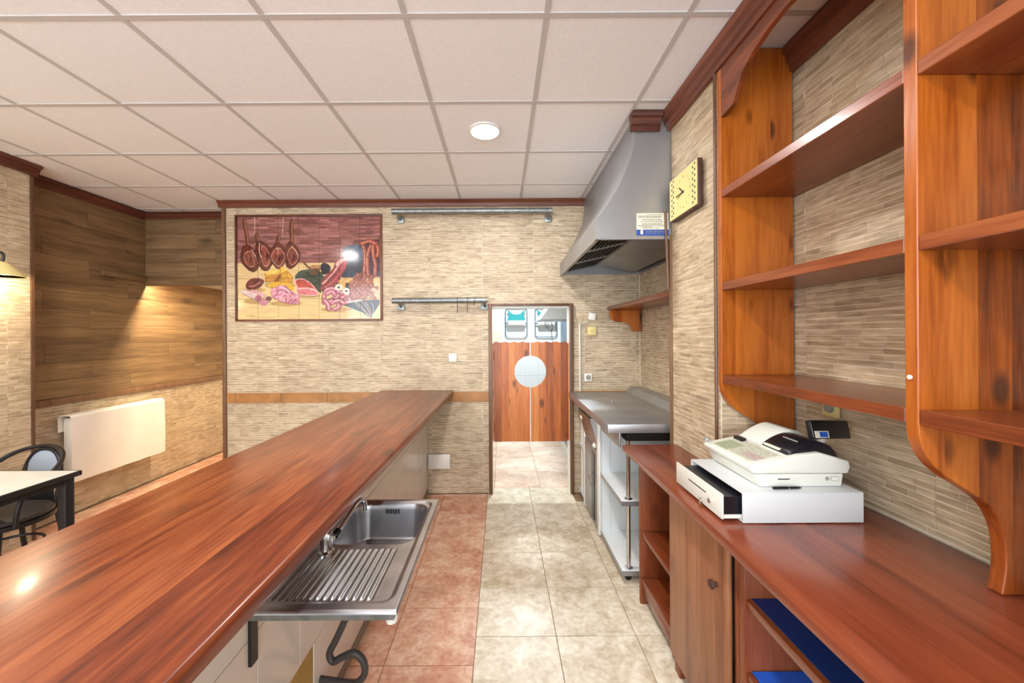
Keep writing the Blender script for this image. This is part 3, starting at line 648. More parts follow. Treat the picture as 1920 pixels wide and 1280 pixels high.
# notice sticker on the hood: cream sheet with lines of print and a blue strip
def sp(px, py): return (px-VX)*HN/F, CZ+(VY-py)*HN/F
st = thing('notice_sticker', 'cream notice with blue footer stuck on steel hood', 'sticker', (1.0, HN, 2.25))
(x0, zb), (x1, zt) = sp(1194.5, 443), sp(1254.5, 401.5); yb = HN-0.0025
zs = zb+(zt-zb)*0.26
MB().box(x0, x1, yb-0.001, yb+0.0015, zs, zt).build('sheet', M['paper'], st, smooth=False)
MB().box(x0, x1, yb-0.001, yb+0.0015, zb, zs-0.0003).build('footer', M['bluepaper'], st, smooth=False)
rn = random.Random(3); bb = MB(); hgt = zt-zs
for f, a, e, th in ((0.91, .3, .8, .02), (0.82, .04, .8, .03), (0.74, .04, .76, .03), (0.6, .16, .78, .035), (0.48, .14, .82, .03), (0.34, .18, .8, .035), (0.24, .05, .95, .03), (0.17, .12, .48, .025), (0.09, .2, .7, .03)):
    x = x0+(x1-x0)*a
    while x < x0+(x1-x0)*e:
        w = 0.004+0.012*rn.random(); bb.box(x, min(x+w, x0+(x1-x0)*e), yb-0.0014, yb-0.0009, zs+hgt*(f-th), zs+hgt*(f+th)); x += w+0.0025
bb.build('print_lines', M['greyink'], st, smooth=False)
MB().box(x0+(x1-x0)*.12, x0+(x1-x0)*.2, yb-0.0014, yb-0.0009, zb+.2*(zs-zb), zb+.92*(zs-zb)).build('emblem', M['paper'], st, smooth=False)
bb = MB(); x = x0+(x1-x0)*.28
while x < x0+(x1-x0)*.82:
    w = 0.006+0.012*rn.random(); bb.box(x, x+w, yb-0.0014, yb-0.0009, zb+.55*(zs-zb), zb+.78*(zs-zb)); bb.box(x, x+w*0.8, yb-0.0014, yb-0.0009, zb+.25*(zs-zb), zb+.45*(zs-zb)); x += w+0.003
bb.build('footer_print', M['slate'], st, smooth=False)
r_ = MB().tube([(1.015, HN-0.012, 2.34), (1.03, HN-0.012, 1.86)], 0.008, 8).build('wooden_rod', M['trimz']); tag(r_, 'thin wooden rod hanging in front of hood notice', 'rod')

# wooden shelf under the hood
sh = thing('alcove_shelf', 'brown wooden shelf on scrolled bracket under steel hood', 'shelf', (1.22, 3.0, 1.84))
MB().box(1.06, XR-0.003, 2.37, BACK-0.004, 1.825, 1.86, 0.003).build('shelf_board', M['shelfy'], sh)
prf = [(XR-0.003, 1.824), (1.075, 1.824), (1.07, 1.78), (1.085, 1.735), (1.13, 1.71), (1.2, 1.705), (1.255, 1.69), (1.285, 1.645), (1.295, 1.615), (XR-0.003, 1.615)]
MB().prism(prf, 'y', BACK-0.06, BACK-0.03).build('bracket', M['shelfz'], sh, smooth=False)

# steel work table
tbx0, ty0, TZ = 0.672, 2.405, 1.014
wt = thing('steel_worktable', 'stainless steel worktable with open shelves beside kitchen doorway', 'worktable', (1.0, 3.1, 0))
MB().box(tbx0, XR-0.004, ty0, BACK-0.015, TZ-0.058, TZ, 0.005).build('table_top', M['steel'], wt)
MB().prism([(XR-0.15, TZ), (XR-0.1, TZ+0.05), (XR-0.006, TZ+0.055), (XR-0.006, TZ)], 'y', ty0+0.2, BACK-0.018).build('upstand', M['steel'], wt, smooth=False)
MB().lathe((0.93, 3.2, TZ), [(0.018, 0), (0.018, 0.003), (0.006, 0.004), (0.005, 0.014), (0.001, 0.015)], 14).build('drain_plug', M['steel'], wt)
MB().box(0.80, XR-0.02, ty0+0.03, 2.9, TZ-0.115, TZ-0.06).build('top_box', M['filter'], wt, smooth=False)
sx = 0.762
for z0, z1 in ((0.045, 0.075), (0.49, 0.52)):
    b = MB().box(sx, XR-0.02, ty0+0.012, 2.935, z0+0.004, z1, 0.003).build('shelf', M['melamine'], wt)
    MB().box(sx-0.004, sx, ty0+0.012, 2.935, z0, z1-0.001).box(sx-0.004, XR-0.02, ty0+0.008, ty0+0.012, z0, z1-0.001).build('metal_edge', M['steel'], b, smooth=False)
    MB().box(sx, XR-0.02, 3.48, BACK-0.02, z0+0.004, z1, 0.003).build('shelf', M['melamine'], wt)
MB().tube([(0.815, ty0+0.045, 0.03), (0.815, ty0+0.045, TZ-0.06)], 0.0135, 14).build('pole', M['chrome'], wt)
for z in (0.076, 0.521): MB().lathe((0.815, ty0+0.045, z), [(0.026, 0), (0.026, 0.004), (0.016, 0.008)], 16).build('pole_flange', M['chrome'], wt)
MB().tube([(0.79, 3.72, 0.03), (0.79, 3.72, TZ-0.06)], 0.0135, 14).build('pole', M['white'], wt)
for y in (ty0+0.05, 3.7): MB().lathe((0.81, y, 0.022), [(0.022, -0.014), (0.022, 0.014)], 16, Matrix.Rotation(R(90), 4, 'X')).build('castor', M['black'], wt)
# closed cupboard in the middle of the table
cb = MB().box(0.765, XR-0.02, 2.94, 3.47, 0.04, TZ-0.06).build('cupboard_body', M['melamine'], wt, smooth=False)
for (a, b_, c_, d_) in ((0.84, XR-0.03, 0.06, 0.505), (0.84, XR-0.03, 0.51, 0.93), (0.77, 0.836, 0.06, 0.505), (0.77, 0.836, 0.51, 0.93)):
    MB().box(a, b_, 2.934, 2.9395, c_, d_).build('side_panel', M['melamine'], cb, smooth=False)
MB().box(0.745, 0.764, 2.925, 2.985, 0.035, TZ-0.06, 0.004).build('upright', M['white'], wt)
MB().box(0.745, 0.764, 3.43, 3.475, 0.035, TZ-0.06, 0.004).build('upright', M['white'], wt)
dr = MB().box(0.748, 0.764, 2.99, 3.425, 0.06, 0.665, 0.004).build('cupboard_door', M['steel'], wt)
MB().box(0.742, 0.749, 3.06, 3.15, 0.08, 0.62).build('dark_slot', M['black'], dr, smooth=False)
MB().tube(smooth_path([(0.745, 3.09, 0.36), (0.715, 3.09, 0.365), (0.715, 3.09, 0.45), (0.745, 3.09, 0.455)]), 0.006).build('handle', M['chrome'], dr)
# tilted bin flap
fl = MB().prism([(0.764, 0.675), (0.756, 0.675), (0.690, 0.915), (0.698, 0.92)], 'y', 2.99, 3.425).build('bin_flap', M['rust'], wt, smooth=False)
for p in ((0.716, 3.36, 0.855), (0.752, 3.06, 0.69)): MB().lathe(p, [(0.012, -0.02), (0.022, -0.008), (0.022, 0.008), (0.012, 0.02)], 14, Matrix.Rotation(R(75), 4, 'Y')).build('flap_knob', M['white'], fl)
for y in (2.988, 3.427): MB().prism([(0.764, 0.675), (0.764, 0.93), (0.695, 0.92)], 'y', y-0.002, y+0.002).build('flap_cheek', M['steel'], fl, smooth=False)
df = MB().box(0.758, 0.772, 2.45, 2.90, TZ-0.16, TZ-0.062, 0.003).build('drawer_front', M['steel'], wt)
MB().tube(smooth_path([(0.758, 2.72, TZ-0.1), (0.735, 2.72, TZ-0.098), (0.735, 2.6, TZ-0.098), (0.758, 2.6, TZ-0.1)]), 0.005).build('handle', M['chrome'], df)

# ------------------------------------------------------------------ back bar cabinet (right)
WZ, CX = 0.927, 0.81
cab = thing('back_bar_cabinet', 'red-brown wooden back bar cabinet with open shelves and one door', 'cabinet', (1.08, 1.0, 0))
NEAR = -0.6
MB().prism([(0.708, NEAR), (XR-0.004, NEAR), (XR-0.004, 1.818), (PIL-0.005, 1.818), (PIL-0.005, 2.262), (0.716, 2.262)], 'z', WZ-0.034, WZ, 0.005, 2).build('worktop', M['work'], cab)
XB = 1.04     # back of the far open bay; deeper bays reach the wall
def cabpart(name, x0, x1, y0, y1, z0, z1, mat='cabz', bev=0.003): return MB().box(x0, x1, y0, y1, z0, z1, bev).build(name, M[mat], cab)
cabpart('end_panel', CX, XB, 2.225, 2.25, 0.0, WZ-0.035)
cabpart('divider', CX, XB, 1.80, 1.82, 0.04, WZ-0.035)
cabpart('divider', CX, XR-0.01, 1.30, 1.325, 0.04, WZ-0.035)
cabpart('divider', CX-0.006, XR-0.01, 1.262, 1.29, 0.0, WZ-0.035)
cabpart('back_panel', XB-0.012, XB-0.001, 1.821, 2.224, 0.08, WZ-0.036)
cabpart('back_panel', XR-0.022, XR-0.011, NEAR, 1.26, 0.08, WZ-0.036)
for z in (0.43, 0.155): cabpart('shelf', CX+0.004, XB-0.013, 1.821, 2.224, z-0.028, z, 'shelfy')
cabpart('rail', CX+0.01, CX+0.03, 1.821, 2.224, 0.06, 0.126, 'shelfy')
dr = cabpart('door', CX-0.018, CX-0.001, 1.335, 1.80, 0.085, WZ-0.04, 'cabdoor', 0.004)
MB().lathe((CX-0.018, 1.40, 0.66), [(0.009, 0), (0.009, -0.012), (0.017, -0.018), (0.016, -0.027), (0.006, -0.031)], 18, Matrix.Rotation(R(90), 4, 'Y')).build('knob', M['clockrim'], dr)
cabpart('kickboard', CX+0.015, CX+0.035, NEAR, 1.26, 0.0, 0.08)
cabpart('kickboard', CX+0.015, CX+0.035, 1.33, 1.80, 0.03, 0.084)
for y in (1.79, 1.34): cabpart('foot', CX, CX+0.05, y-0.05, y, 0.0, 0.084)
for z in (0.70, 0.456):
    s = cabpart('shelf', CX+0.0, XR-0.023, NEAR, 1.261, z-0.03, z, 'shelfy')
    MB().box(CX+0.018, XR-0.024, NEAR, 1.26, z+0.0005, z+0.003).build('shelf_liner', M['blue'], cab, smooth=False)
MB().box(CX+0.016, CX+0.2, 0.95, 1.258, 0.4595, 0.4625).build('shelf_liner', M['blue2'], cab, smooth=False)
g = thing('glass_shaker', 'small clear glass shaker on middle shelf of back bar', 'shaker', (0.90, 1.90, 0.43))
MB().lathe((0.90, 1.90, 0.43), [(0.02, 0.0), (0.024, 0.01), (0.022, 0.05), (0.014, 0.075), (0.016, 0.09)], 18).build('glass_body', M['glass'], g)
MB().lathe((0.90, 1.90, 0.52), [(0.017, 0.0), (0.017, 0.015), (0.008, 0.022)], 18).build('cap', M['chrome'], g)

# ------------------------------------------------------------------ wall shelf unit
SX, SB = 1.04, XR-0.004
Z1, Z2, Z3 = 2.265, 1.828, 1.392
su = thing('wall_shelf_unit', 'tall orange pine shelf unit with arched top standing on back bar', 'shelf unit', (1.2, 0.95, WZ))
def side(y0, y1, name='side_panel'):
    c = smooth_path([(SX, 1.36), (1.046, 1.312), (1.068, 1.265), (1.109, 1.224), (1.163, 1.19), (1.218, 1.148), (1.25, 1.082), (1.257, 1.0), (1.246, WZ+0.001)], 5)
    pts = [(1.057, CEIL-0.004), (1.057, CEIL-0.1), (SX, CEIL-0.1)]+[tuple(p[:2]) for p in c]+[(SB, WZ+0.001), (SB, CEIL-0.004)]
    return MB().prism(pts, 'y', y0, y1, 0.002, 1).build(name, M['shelfz'], su)
side(1.786, 1.816); side(0.945, 0.977, 'middle_panel'); side(0.05, 0.08)
for a, b in ((0.978, 1.785), (0.081, 0.944)):
    for z in (Z1, Z2, Z3): MB().box(SX+0.001, SB, a, b, z-0.038, z, 0.002, 1).build('shelf', M['shelfy'], su)
    m_, h_ = (a+b)/2, (b-a)/2
    half = [(-1, 2.605), (-0.78, 2.612), (-0.74, 2.635), (-0.7, 2.66), (-0.62, 2.705), (-0.45, 2.745), (-0.22, 2.768), (0, 2.775)]
    low = [(m_+h_*u, z) for u, z in half]+[(m_-h_*u, z) for u, z in reversed(half[:-1])]
    MB().prism([(a, CEIL-0.096)]+low+[(b, CEIL-0.096)], 'x', SX+0.002, SX+0.022).build('arched_valance', M['shelfy'], su, smooth=False)
MB().lathe((SX-0.002, 0.962, 1.472), [(0.006, 0), (0.006, -0.003), (0.002, -0.004)], 12, Matrix.Rotation(R(90), 4, 'Y')).build('white_plug', M['white'], su)
MB().tube([(SX-0.004, 1.827, 0.95), (SX-0.004, 1.827, CEIL-0.1)], 0.008, 8).build('edge_bead', M['trimz'], su)

def socket(name, label, p, rz, mat, round_=True, s=0.04):
    t = thing(name, label, 'socket' if round_ else 'switch', p, rz=rz, local=True)
    MB().box(-s, s, -0.012, 0.0, -s, s, 0.005).build('plate', M[mat], t)
    if round_:
        X = Matrix.Rotation(R(90), 4, 'X')
        MB().lathe((0, -0.0125, 0), [(0.024, 0), (0.022, -0.001), (0.021, 0.008)], 22, X).build('socket_ring', M['greyink'], t)
        for dx in (-0.009, 0.009): MB().lathe((dx, -0.0125, 0), [(0.003, 0), (0.003, 0.0018)], 10, X).build('pin_hole', M['black'], t)
    else:
        MB().box(-0.024, 0.024, -0.016, -0.011, -0.024, 0.024, 0.003).build('rocker', M['white'], t)
    return t
socket('wall_socket', 'beige wall socket below broken shelf behind cash register', (XR-0.002, 1.585, 1.275), R(-90), 'cream_plastic')
socket('wall_socket', 'white wall socket above steel worktable near doorway', (0.865, BACK-0.001, 1.158), 0, 'white')
socket('light_switch', 'white light switch on back wall left of doorway', (-0.486, BACK-0.001, 1.36), 0, 'white', False)
o = MB().tube(smooth_path([(-0.44, BACK-0.006, 1.34), (-0.35, BACK-0.006, 1.325), (-0.2, BACK-0.006, 1.33), (-0.13, BACK-0.006, 1.335)]), 0.0035, 6).build('cable', M['grout']); tag(o, 'thin beige cable running from switch to doorway', 'cable')
o = MB().box(-0.735, -0.52, BACK-0.02, BACK-0.001, 0.256, 0.40, 0.004).build('blank_plate', M['white']); tag(o, 'blank white cover plate low on back wall beside bar', 'cover plate')
jb = thing('junction_box', 'yellowed square junction box on wall right of doorway', 'junction box', (0.9, BACK, 1.62), local=True)
MB().box(-0.043, 0.043, -0.03, 0, -0.043, 0.043, 0.005).build('lid', M['cream_plastic'], jb); MB().lathe((0, -0.03, 0), [(0.006, 0), (0.005, 0.002)], 10, Matrix.Rotation(R(90), 4, 'X')).build('screw', M['brass'], jb)
o = MB().box(-0.035, 0.035, -0.025, 0, -0.035, 0.035, 0.005).build('sensor_box', M['white']); o.location = (0.905, BACK-0.001, 1.765); o.rotation_euler.y = R(8); tag(o, 'small tilted white box above the yellowed junction box', 'sensor')
cd = thing('cable_conduit', 'thin white conduit with cable right of doorway casing', 'conduit', (0.783, BACK-0.01, 1.5))
MB().tube([(0.783, BACK-0.008, 1.02), (0.783, BACK-0.008, 1.70)], 0.009, 10).build('pipe', M['white'], cd)
MB().tube(smooth_path([(0.735, BACK-0.006, 1.86), (0.74, BACK-0.006, 1.76), (0.775, BACK-0.008, 1.695), (0.83, BACK-0.006, 1.69), (0.89, BACK-0.006, 1.715)]), 0.003, 6).build('cable', M['greyink'], cd)

# ------------------------------------------------------------------ clock
cy0, cy1, cz0, cz1 = 1.955, 2.275, 2.25, 2.497
ck = thing('wall_clock', 'rectangular pale wood clock with dark rim on tiled pier', 'clock', (PIL, 2.115, cz0))
MB().box(PIL-0.03, PIL-0.004, cy0, cy1, cz0, cz1, 0.004).build('rim', M['clockrim'], ck)
MB().box(PIL-0.034, PIL-0.0295, cy0+0.006, cy1-0.002, cz0+0.008, cz1-0.003, 0.001, 1).build('face', M['clock'], ck)
bb = MB()
for col in (0.02, 0.04, 0.262, 0.284):
    for k in range(7):
        y = cy1-0.012-col; z = cz0+0.03+k*0.031+(0.012 if col in (0.04, 0.284) else 0)
        bb.box(PIL-0.0352, PIL-0.0338, y-0.005, y+0.005, z-0.006, z+0.006)
bb.build('square_studs', M['ink'], ck, smooth=False)
bb = MB(); cyc, czc = 2.105, 2.375
for k in range(12):
    a = k*math.pi/6; y, z = cyc+0.075*math.sin(a), czc+0.085*math.cos(a); q = 0.004 if k % 3 else 0.007
    bb.box(PIL-0.0349, PIL-0.0338, y-0.002, y+0.002, z-q, z+q)
bb.build('hour_marks', M['brass'], ck, smooth=False)
for nm, ey, ez, r in (('hour_hand', 0.04, 0.036, 0.003), ('minute_hand', 0.078, -0.002, 0.0022), ('second_hand', 0.065, -0.018, 0.0014)):
    MB().tube([(PIL-0.038, cyc-ey*0.15, czc-ez*0.15), (PIL-0.038, cyc+ey, czc+ez)], r, 6).build(nm, M['black'], ck)
MB().lathe((PIL-0.034, cyc, czc), [(0.007, 0), (0.006, -0.006)], 14, Matrix.Rotation(R(90), 4, 'Y')).build('hand_hub', M['black'], ck)

# ------------------------------------------------------------------ steel rails on the back wall
def wall_rail(x0, x1, z, label, hooks=()):
    t = thing('hanging_rail', label, 'rail', ((x0+x1)/2, BACK, z)); y = BACK-0.1
    MB().tube([(x0, y, z), (x1, y, z)], 0.028, 14).build('pipe', M['galv'], t)
    for x in (x0+0.06, x1-0.03):
        MB().tube([(x, y, z-0.004), (x, BACK-0.012, z-0.05)], 0.016, 10).build('bracket_arm', M['galv'], t)
        MB().box(x-0.035, x+0.035, BACK-0.014, BACK-0.001, z-0.085, z-0.02, 0.004).build('bracket_plate', M['galv'], t)
    return t
wall_rail(-1.06, 0.505, 2.795, 'long galvanised pipe rail just under back wall cornice')
wall_rail(-1.06, -0.135, 1.925, 'short galvanised pipe rail left of the doorway')
for k, (x, dz) in enumerate(((-0.425, 0.12), (-0.328, 0.12), (-0.262, 0.05))):
    y = BACK-0.1
    o = MB().tube(smooth_path([(x, y+0.025, 1.925), (x, y+0.012, 1.952), (x, y-0.012, 1.952), (x, y-0.027, 1.92), (x, y-0.02, 1.925-dz*0.6), (x, y-0.01, 1.925-dz)]), 0.003, 6).build('wire_hook', M['black'])
    tag(o, ('leftmost long wire hook on short pipe rail', 'second long wire hook on short pipe rail', 'shortest wire hook on short pipe rail near doorway')[k], 'hook', 'wire hooks on the rail')

# ------------------------------------------------------------------ cash register
dz0 = WZ+0.002; bx0, bx1, by0, by1, bz = 0.832, 1.25, 1.309, 1.67, 1.034
cdw = thing('till_box', 'light grey till box with its drawer half open on back bar', 'till box', (1.04, 1.49, dz0))
MB().box(bx0, bx1, by0, by1, bz-0.006, bz, 0.0025).box(bx0, bx1, by0, by0+0.008, dz0, bz-0.003, 0.0025).box(bx0, bx1, by1-0.008, by1, dz0, bz-0.003, 0.0025).box(bx1-0.008, bx1, by0+0.008, by1-0.008, dz0, bz-0.003, 0.0025).box(bx0, bx1-0.008, by0+0.008, by1-0.008, dz0, dz0+0.006, 0.0025).build('case', M['regbox'], cdw)
dx = 0.765
dw = MB().box(dx, dx+0.008, by0+0.012, by1-0.006, dz0+0.008, bz-0.01, 0.002).build('drawer_front', M['regwhite'], cdw)
MB().box(dx-0.0008, dx+0.001, by0+0.115, by0+0.245, bz-0.046, bz-0.042).build('cheque_slot', M['black'], dw, smooth=False)
MB().lathe((dx, by0+0.085, bz-0.062), [(0.009, 0), (0.009, -0.006), (0.006, -0.008)], 14, Matrix.Rotation(R(90), 4, 'Y')).build('lock', M['chrome'], dw)
MB().box(dx+0.0085, dx+0.3, by0+0.022, by1-0.018, dz0+0.022, bz-0.022).build('cash_tray', M['black'], cdw, smooth=False)
MB().box(dx+0.0085, dx+0.3, by0+0.018, by1-0.014, dz0+0.009, dz0+0.0215).build('drawer_runner', M['white'], cdw, smooth=False)
ky = thing('hanging_key', 'small key hanging on ring from the till box drawer', 'key', (dx-0.01, by0+0.115, bz-0.09))
rg = [(dx-0.014, by0+0.125+0.012*math.cos(a), bz-0.082+0.012*math.sin(a)) for a in np.linspace(0, 2*math.pi, 17)]
MB().tube(rg, 0.0014, 6).build('ring', M['chrome'], ky)
MB().box(dx-0.016, dx-0.013, by0+0.119, by0+0.131, bz-0.112, bz-0.094).box(dx-0.016, dx-0.013, by0+0.122, by0+0.127, bz-0.14, bz-0.112).build('blade', M['brass'], ky, smooth=False)
ry0, ry1, rz = 1.354, 1.665, bz+0.001
rgs = thing('cash_register', 'cream electronic cash register with black printer cover', 'cash register', (1.07, 1.5, rz))
MB().prism([(0.923, rz), (1.217, rz), (1.224, rz+0.046), (0.902, rz+0.046)], 'y', ry0+0.004, ry1-0.004, 0.004).build('base', M['regwhite'], rgs)
up = [(0.900, rz+0.047), (1.238, rz+0.047), (1.247, rz+0.07), (1.242, rz+0.093), (1.20, rz+0.104), (1.14, rz+0.121), (1.062, rz+0.113), (1.024, rz+0.102), (0.889, rz+0.076), (0.886, rz+0.062)]
MB().prism(up, 'y', ry0, ry1, 0.006, 3).build('upper_case', M['regwhite'], rgs)
hump = smooth_path([(1.03, 0, rz+0.1), (1.07, 0, rz+0.128), (1.12, 0, rz+0.155), (1.165, 0, rz+0.163), (1.21, 0, rz+0.145), (1.235, 0, rz+0.1)], 4)
MB().prism([(p[0], p[2]) for p in hump], 'y', 1.52, ry1-0.004, 0.006, 3).build('receipt_housing', M['regwhite'], rgs)
cov = smooth_path([(1.035, 0, rz+0.1), (1.05, 0, rz+0.122), (1.1, 0, rz+0.148), (1.15, 0, rz+0.155), (1.2, 0, rz+0.135), (1.228, 0, rz+0.09)], 4)
pc = MB().prism([(p[0], p[2]) for p in cov], 'y', 1.375, 1.517, 0.008, 3).build('printer_cover', M['black'], rgs)
def slope(x): return rz+0.076+(x-0.889)*0.1926
MB().box(1.0, 1.022, 1.585, 1.635, slope(1.011)-0.004, slope(1.011)+0.012).build('paper_slot', M['black'], rgs, smooth=False)
MB().box(1.036, 1.05, 1.42, 1.5, rz+0.112, rz+0.119).build('window_label', M['paper'], pc, smooth=False)
MB().box(1.09, 1.094, 1.40, 1.47, rz+0.1475, rz+0.1515).build('cover_mark', M['greyink'], pc, smooth=False)
ks = {'keys': MB(), 'keys2': MB(), 'keys3': MB()}
for i in range(6):
    for j in range(13):
        x = 0.908+i*0.0185; y = 1.385+j*0.0185; z = slope(x+0.008)
        if i == 5 and j > 9: continue
        which = 'keys3' if (j < 5 and i in (1, 2)) else ('keys2' if j > 7 and i < 4 else 'keys')
        ks[which].prism([(x, slope(x)-0.001), (x+0.0155, slope(x+0.0155)-0.001), (x+0.0145, slope(x+0.0145)+0.004), (x+0.001, slope(x+0.001)+0.004)], 'y', y, y+0.0155)
for k, b in ks.items(): b.build('keypad', M[k], rgs, smooth=False)
bb = MB(); bb.box(0.988, 1.03, ry0+0.0025, ry0+0.005, rz+0.026, rz+0.0295); bb.build('side_lettering', M['ink'], rgs, smooth=False)
MB().box(1.178, 1.204, ry0+0.0025, ry0+0.005, rz+0.022, rz+0.036).build('rating_plate', M['greyink'], rgs, smooth=False)
MB().box(1.1795, 1.2025, ry0+0.002, ry0+0.0045, rz+0.0235, rz+0.0345).build('rating_label', M['regwhite'], rgs, smooth=False)
MB().lathe((1.165, ry0+0.0045, rz+0.029), [(0.007, 0.0), (0.007, 0.002), (0.0055, 0.0022), (0.005, 0.001)], 16, Matrix.Rotation(R(90), 4, 'X')).build('lock_ring', M['greyink'], rgs)
MB().tube([(0.905, 1.655, rz+0.085), (0.895, 1.67, rz+0.085)], [0.014, 0.01], 12).build('roller_knob', M['glass'], rgs)
# customer display on a short post
MB().tube([(1.205, 1.45, rz+0.1), (1.225, 1.44, rz+0.165)], 0.012, 10).build('display_post', M['regwhite'], rgs)
dsp = MB().box(-0.097, 0.097, -0.012, 0.012, -0.034, 0.034, 0.006, 3)
bmesh.ops.transform(dsp.bm, matrix=Matrix.Translation((1.232, 1.43, rz+0.186)) @ Matrix.Rotation(R(16), 4, 'Z') @ Matrix.Rotation(R(4), 4, 'Y') @ Matrix.Rotation(R(-14), 4, 'X'), verts=dsp.bm.verts[:])
do = dsp.build('customer_display', M['black'], rgs)
lb = MB().box(-0.09, -0.022, -0.0135, -0.0118, -0.03, -0.005)
T = Matrix.Translation((1.232, 1.43, rz+0.186)) @ Matrix.Rotation(R(16), 4, 'Z') @ Matrix.Rotation(R(4), 4, 'Y') @ Matrix.Rotation(R(-14), 4, 'X')
bmesh.ops.transform(lb.bm, matrix=T, verts=lb.bm.verts[:]); lb.build('display_sticker', M['paper'], do, smooth=False)
lb = MB().box(-0.068, -0.028, -0.0142, -0.0134, -0.027, -0.008); bmesh.ops.transform(lb.bm, matrix=T, verts=lb.bm.verts[:]); lb.build('sticker_print', M['blue2'], do, smooth=False)
pn = thing('ballpoint_pen', 'black ballpoint pen lying on the till box', 'pen', (1.02, 1.335, bz))
MB().tube([(0.955, 1.335, bz+0.006), (1.01, 1.337, bz+0.006)], 0.0048, 10).build('barrel', M['black'], pn)
MB().tube([(1.012, 1.337, bz+0.006), (1.045, 1.338, bz+0.0055), (1.058, 1.3385, bz+0.005)], [0.0046, 0.004, 0.0012], 10).build('tip', M['black'], pn)
MB().tube([(1.009, 1.337, bz+0.006), (1.013, 1.337, bz+0.006)], 0.005, 10).build('band', M['chrome'], pn)

# ------------------------------------------------------------------ kitchen things seen over the saloon doors
def holder(px, label):
    s = KF/F; x0, x1 = (px-VX)*s, (px+40-VX)*s; z0, z1 = CZ+(VY-632)*s, CZ+(VY-578)*s; y = KF-0.03
    t = thing('paper_roll_holder', label, 'roll holder', ((x0+x1)/2, KF, z0), 'paper roll holders on kitchen wall')
    r = 0.05; pts = []
    for (cx, cz, a0) in ((x1-r, z1-r, 0), (x0+r, z1-r, 90), (x0+r, z0+r, 180), (x1-r, z0+r, 270)): pts += [(p[0], y, p[1]) for p in arc((cx, cz), r, a0, a0+90, 5)]
    MB().tube(pts+[pts[0]], 0.009, 8).build('wire_frame', M['slate'], t)
    w = x1-x0; zt, zb_ = z1-0.05, z1-0.21
    g = [(x0+0.03, zb_), (x1-0.03, zb_), (x1-0.06, zt-0.05), (x1-0.025, zt), (x1-0.06, zt+0.005), (x0+w*0.68, zt-0.05), (x0+w*0.5, zt-0.06), (x0+w*0.32, zt-0.05), (x0+0.06, zt+0.005), (x0+0.025, zt), (x0+0.06, zt-0.05)]
    MB().prism(g, 'y', y-0.03, y-0.022).build('serrated_guard', M['teal'], t, smooth=False)
    MB().tube([(x0+0.04, y-0.05, zb_-0.055), (x1-0.04, y-0.05, zb_-0.055)], 0.05, 18).build('paper_roll', M['white'], t)
    MB().tube([(x0, y-0.0, zb_-0.055), (x0+0.04, y-0.05, zb_-0.055)], 0.012, 8).tube([(x1, y-0.0, zb_-0.055), (x1-0.04, y-0.05, zb_-0.055)], 0.012, 8).build('roll_arms', M['slate'], t)
holder(948, 'teal paper roll holder on kitchen wall left of hood')
holder(1003, 'second paper roll holder half hidden behind kitchen hood')
kh = thing('kitchen_hood', 'grey steel hood seen through top of kitchen doorway', 'hood', (1.2, 5.2, 1.79))
MB().prism([(0.49, 1.775), (0.50, 1.79), (1.0, 2.5), (2.19, 2.5), (2.19, 1.775)], 'y', 4.7, 5.55, 0.004).build('canopy', M['steel2'], kh, smooth=False)
kc = thing('kitchen_cupboard', 'blue-grey steel kitchen cupboard along right kitchen wall', 'cupboard', (1.3, 5.2, 0))
MB().box(0.87, 1.9, 4.0, 6.3, 0.1, 0.86, 0.004).build('body', M['slate'], kc)
MB().box(0.85, 1.9, 3.99, 6.31, 0.86, 0.9, 0.004).build('worktop', M['steel'], kc)
MB().box(0.855, 1.9, 4.0, 6.3, 0.0, 0.1).build('plinth', M['white'], kc)
kf = thing('kitchen_fridge', 'tall pale grey refrigerator in far right kitchen corner', 'refrigerator', (1.42, 6.45, 0))
MB().box(1.03, 1.8, 6.33, 6.59, 0.0, 1.95, 0.006).build('body', M['slate'], kf); MB().box(1.04, 1.79, 6.315, 6.33, 0.1, 1.94, 0.004).build('door', M['slate'], kf)
s = 5.6/F
def kp(px, py): return ((px-VX)*s, 5.6, CZ+(VY-py)*s)
o = MB().tube(smooth_path([kp(1021, 602), kp(1022, 611), kp(1026, 616), kp(1024, 606), kp(1028, 602), kp(1028, 614), kp(1032, 621), kp(1036, 614), kp(1034, 604), kp(1036, 616), kp(1034, 625), kp(1036, 640), kp(1037, 660)]), 0.005, 6).build('electrical_cable', M['slate']); tag(o, 'thin grey looped cord hanging below the kitchen hood', 'cord')

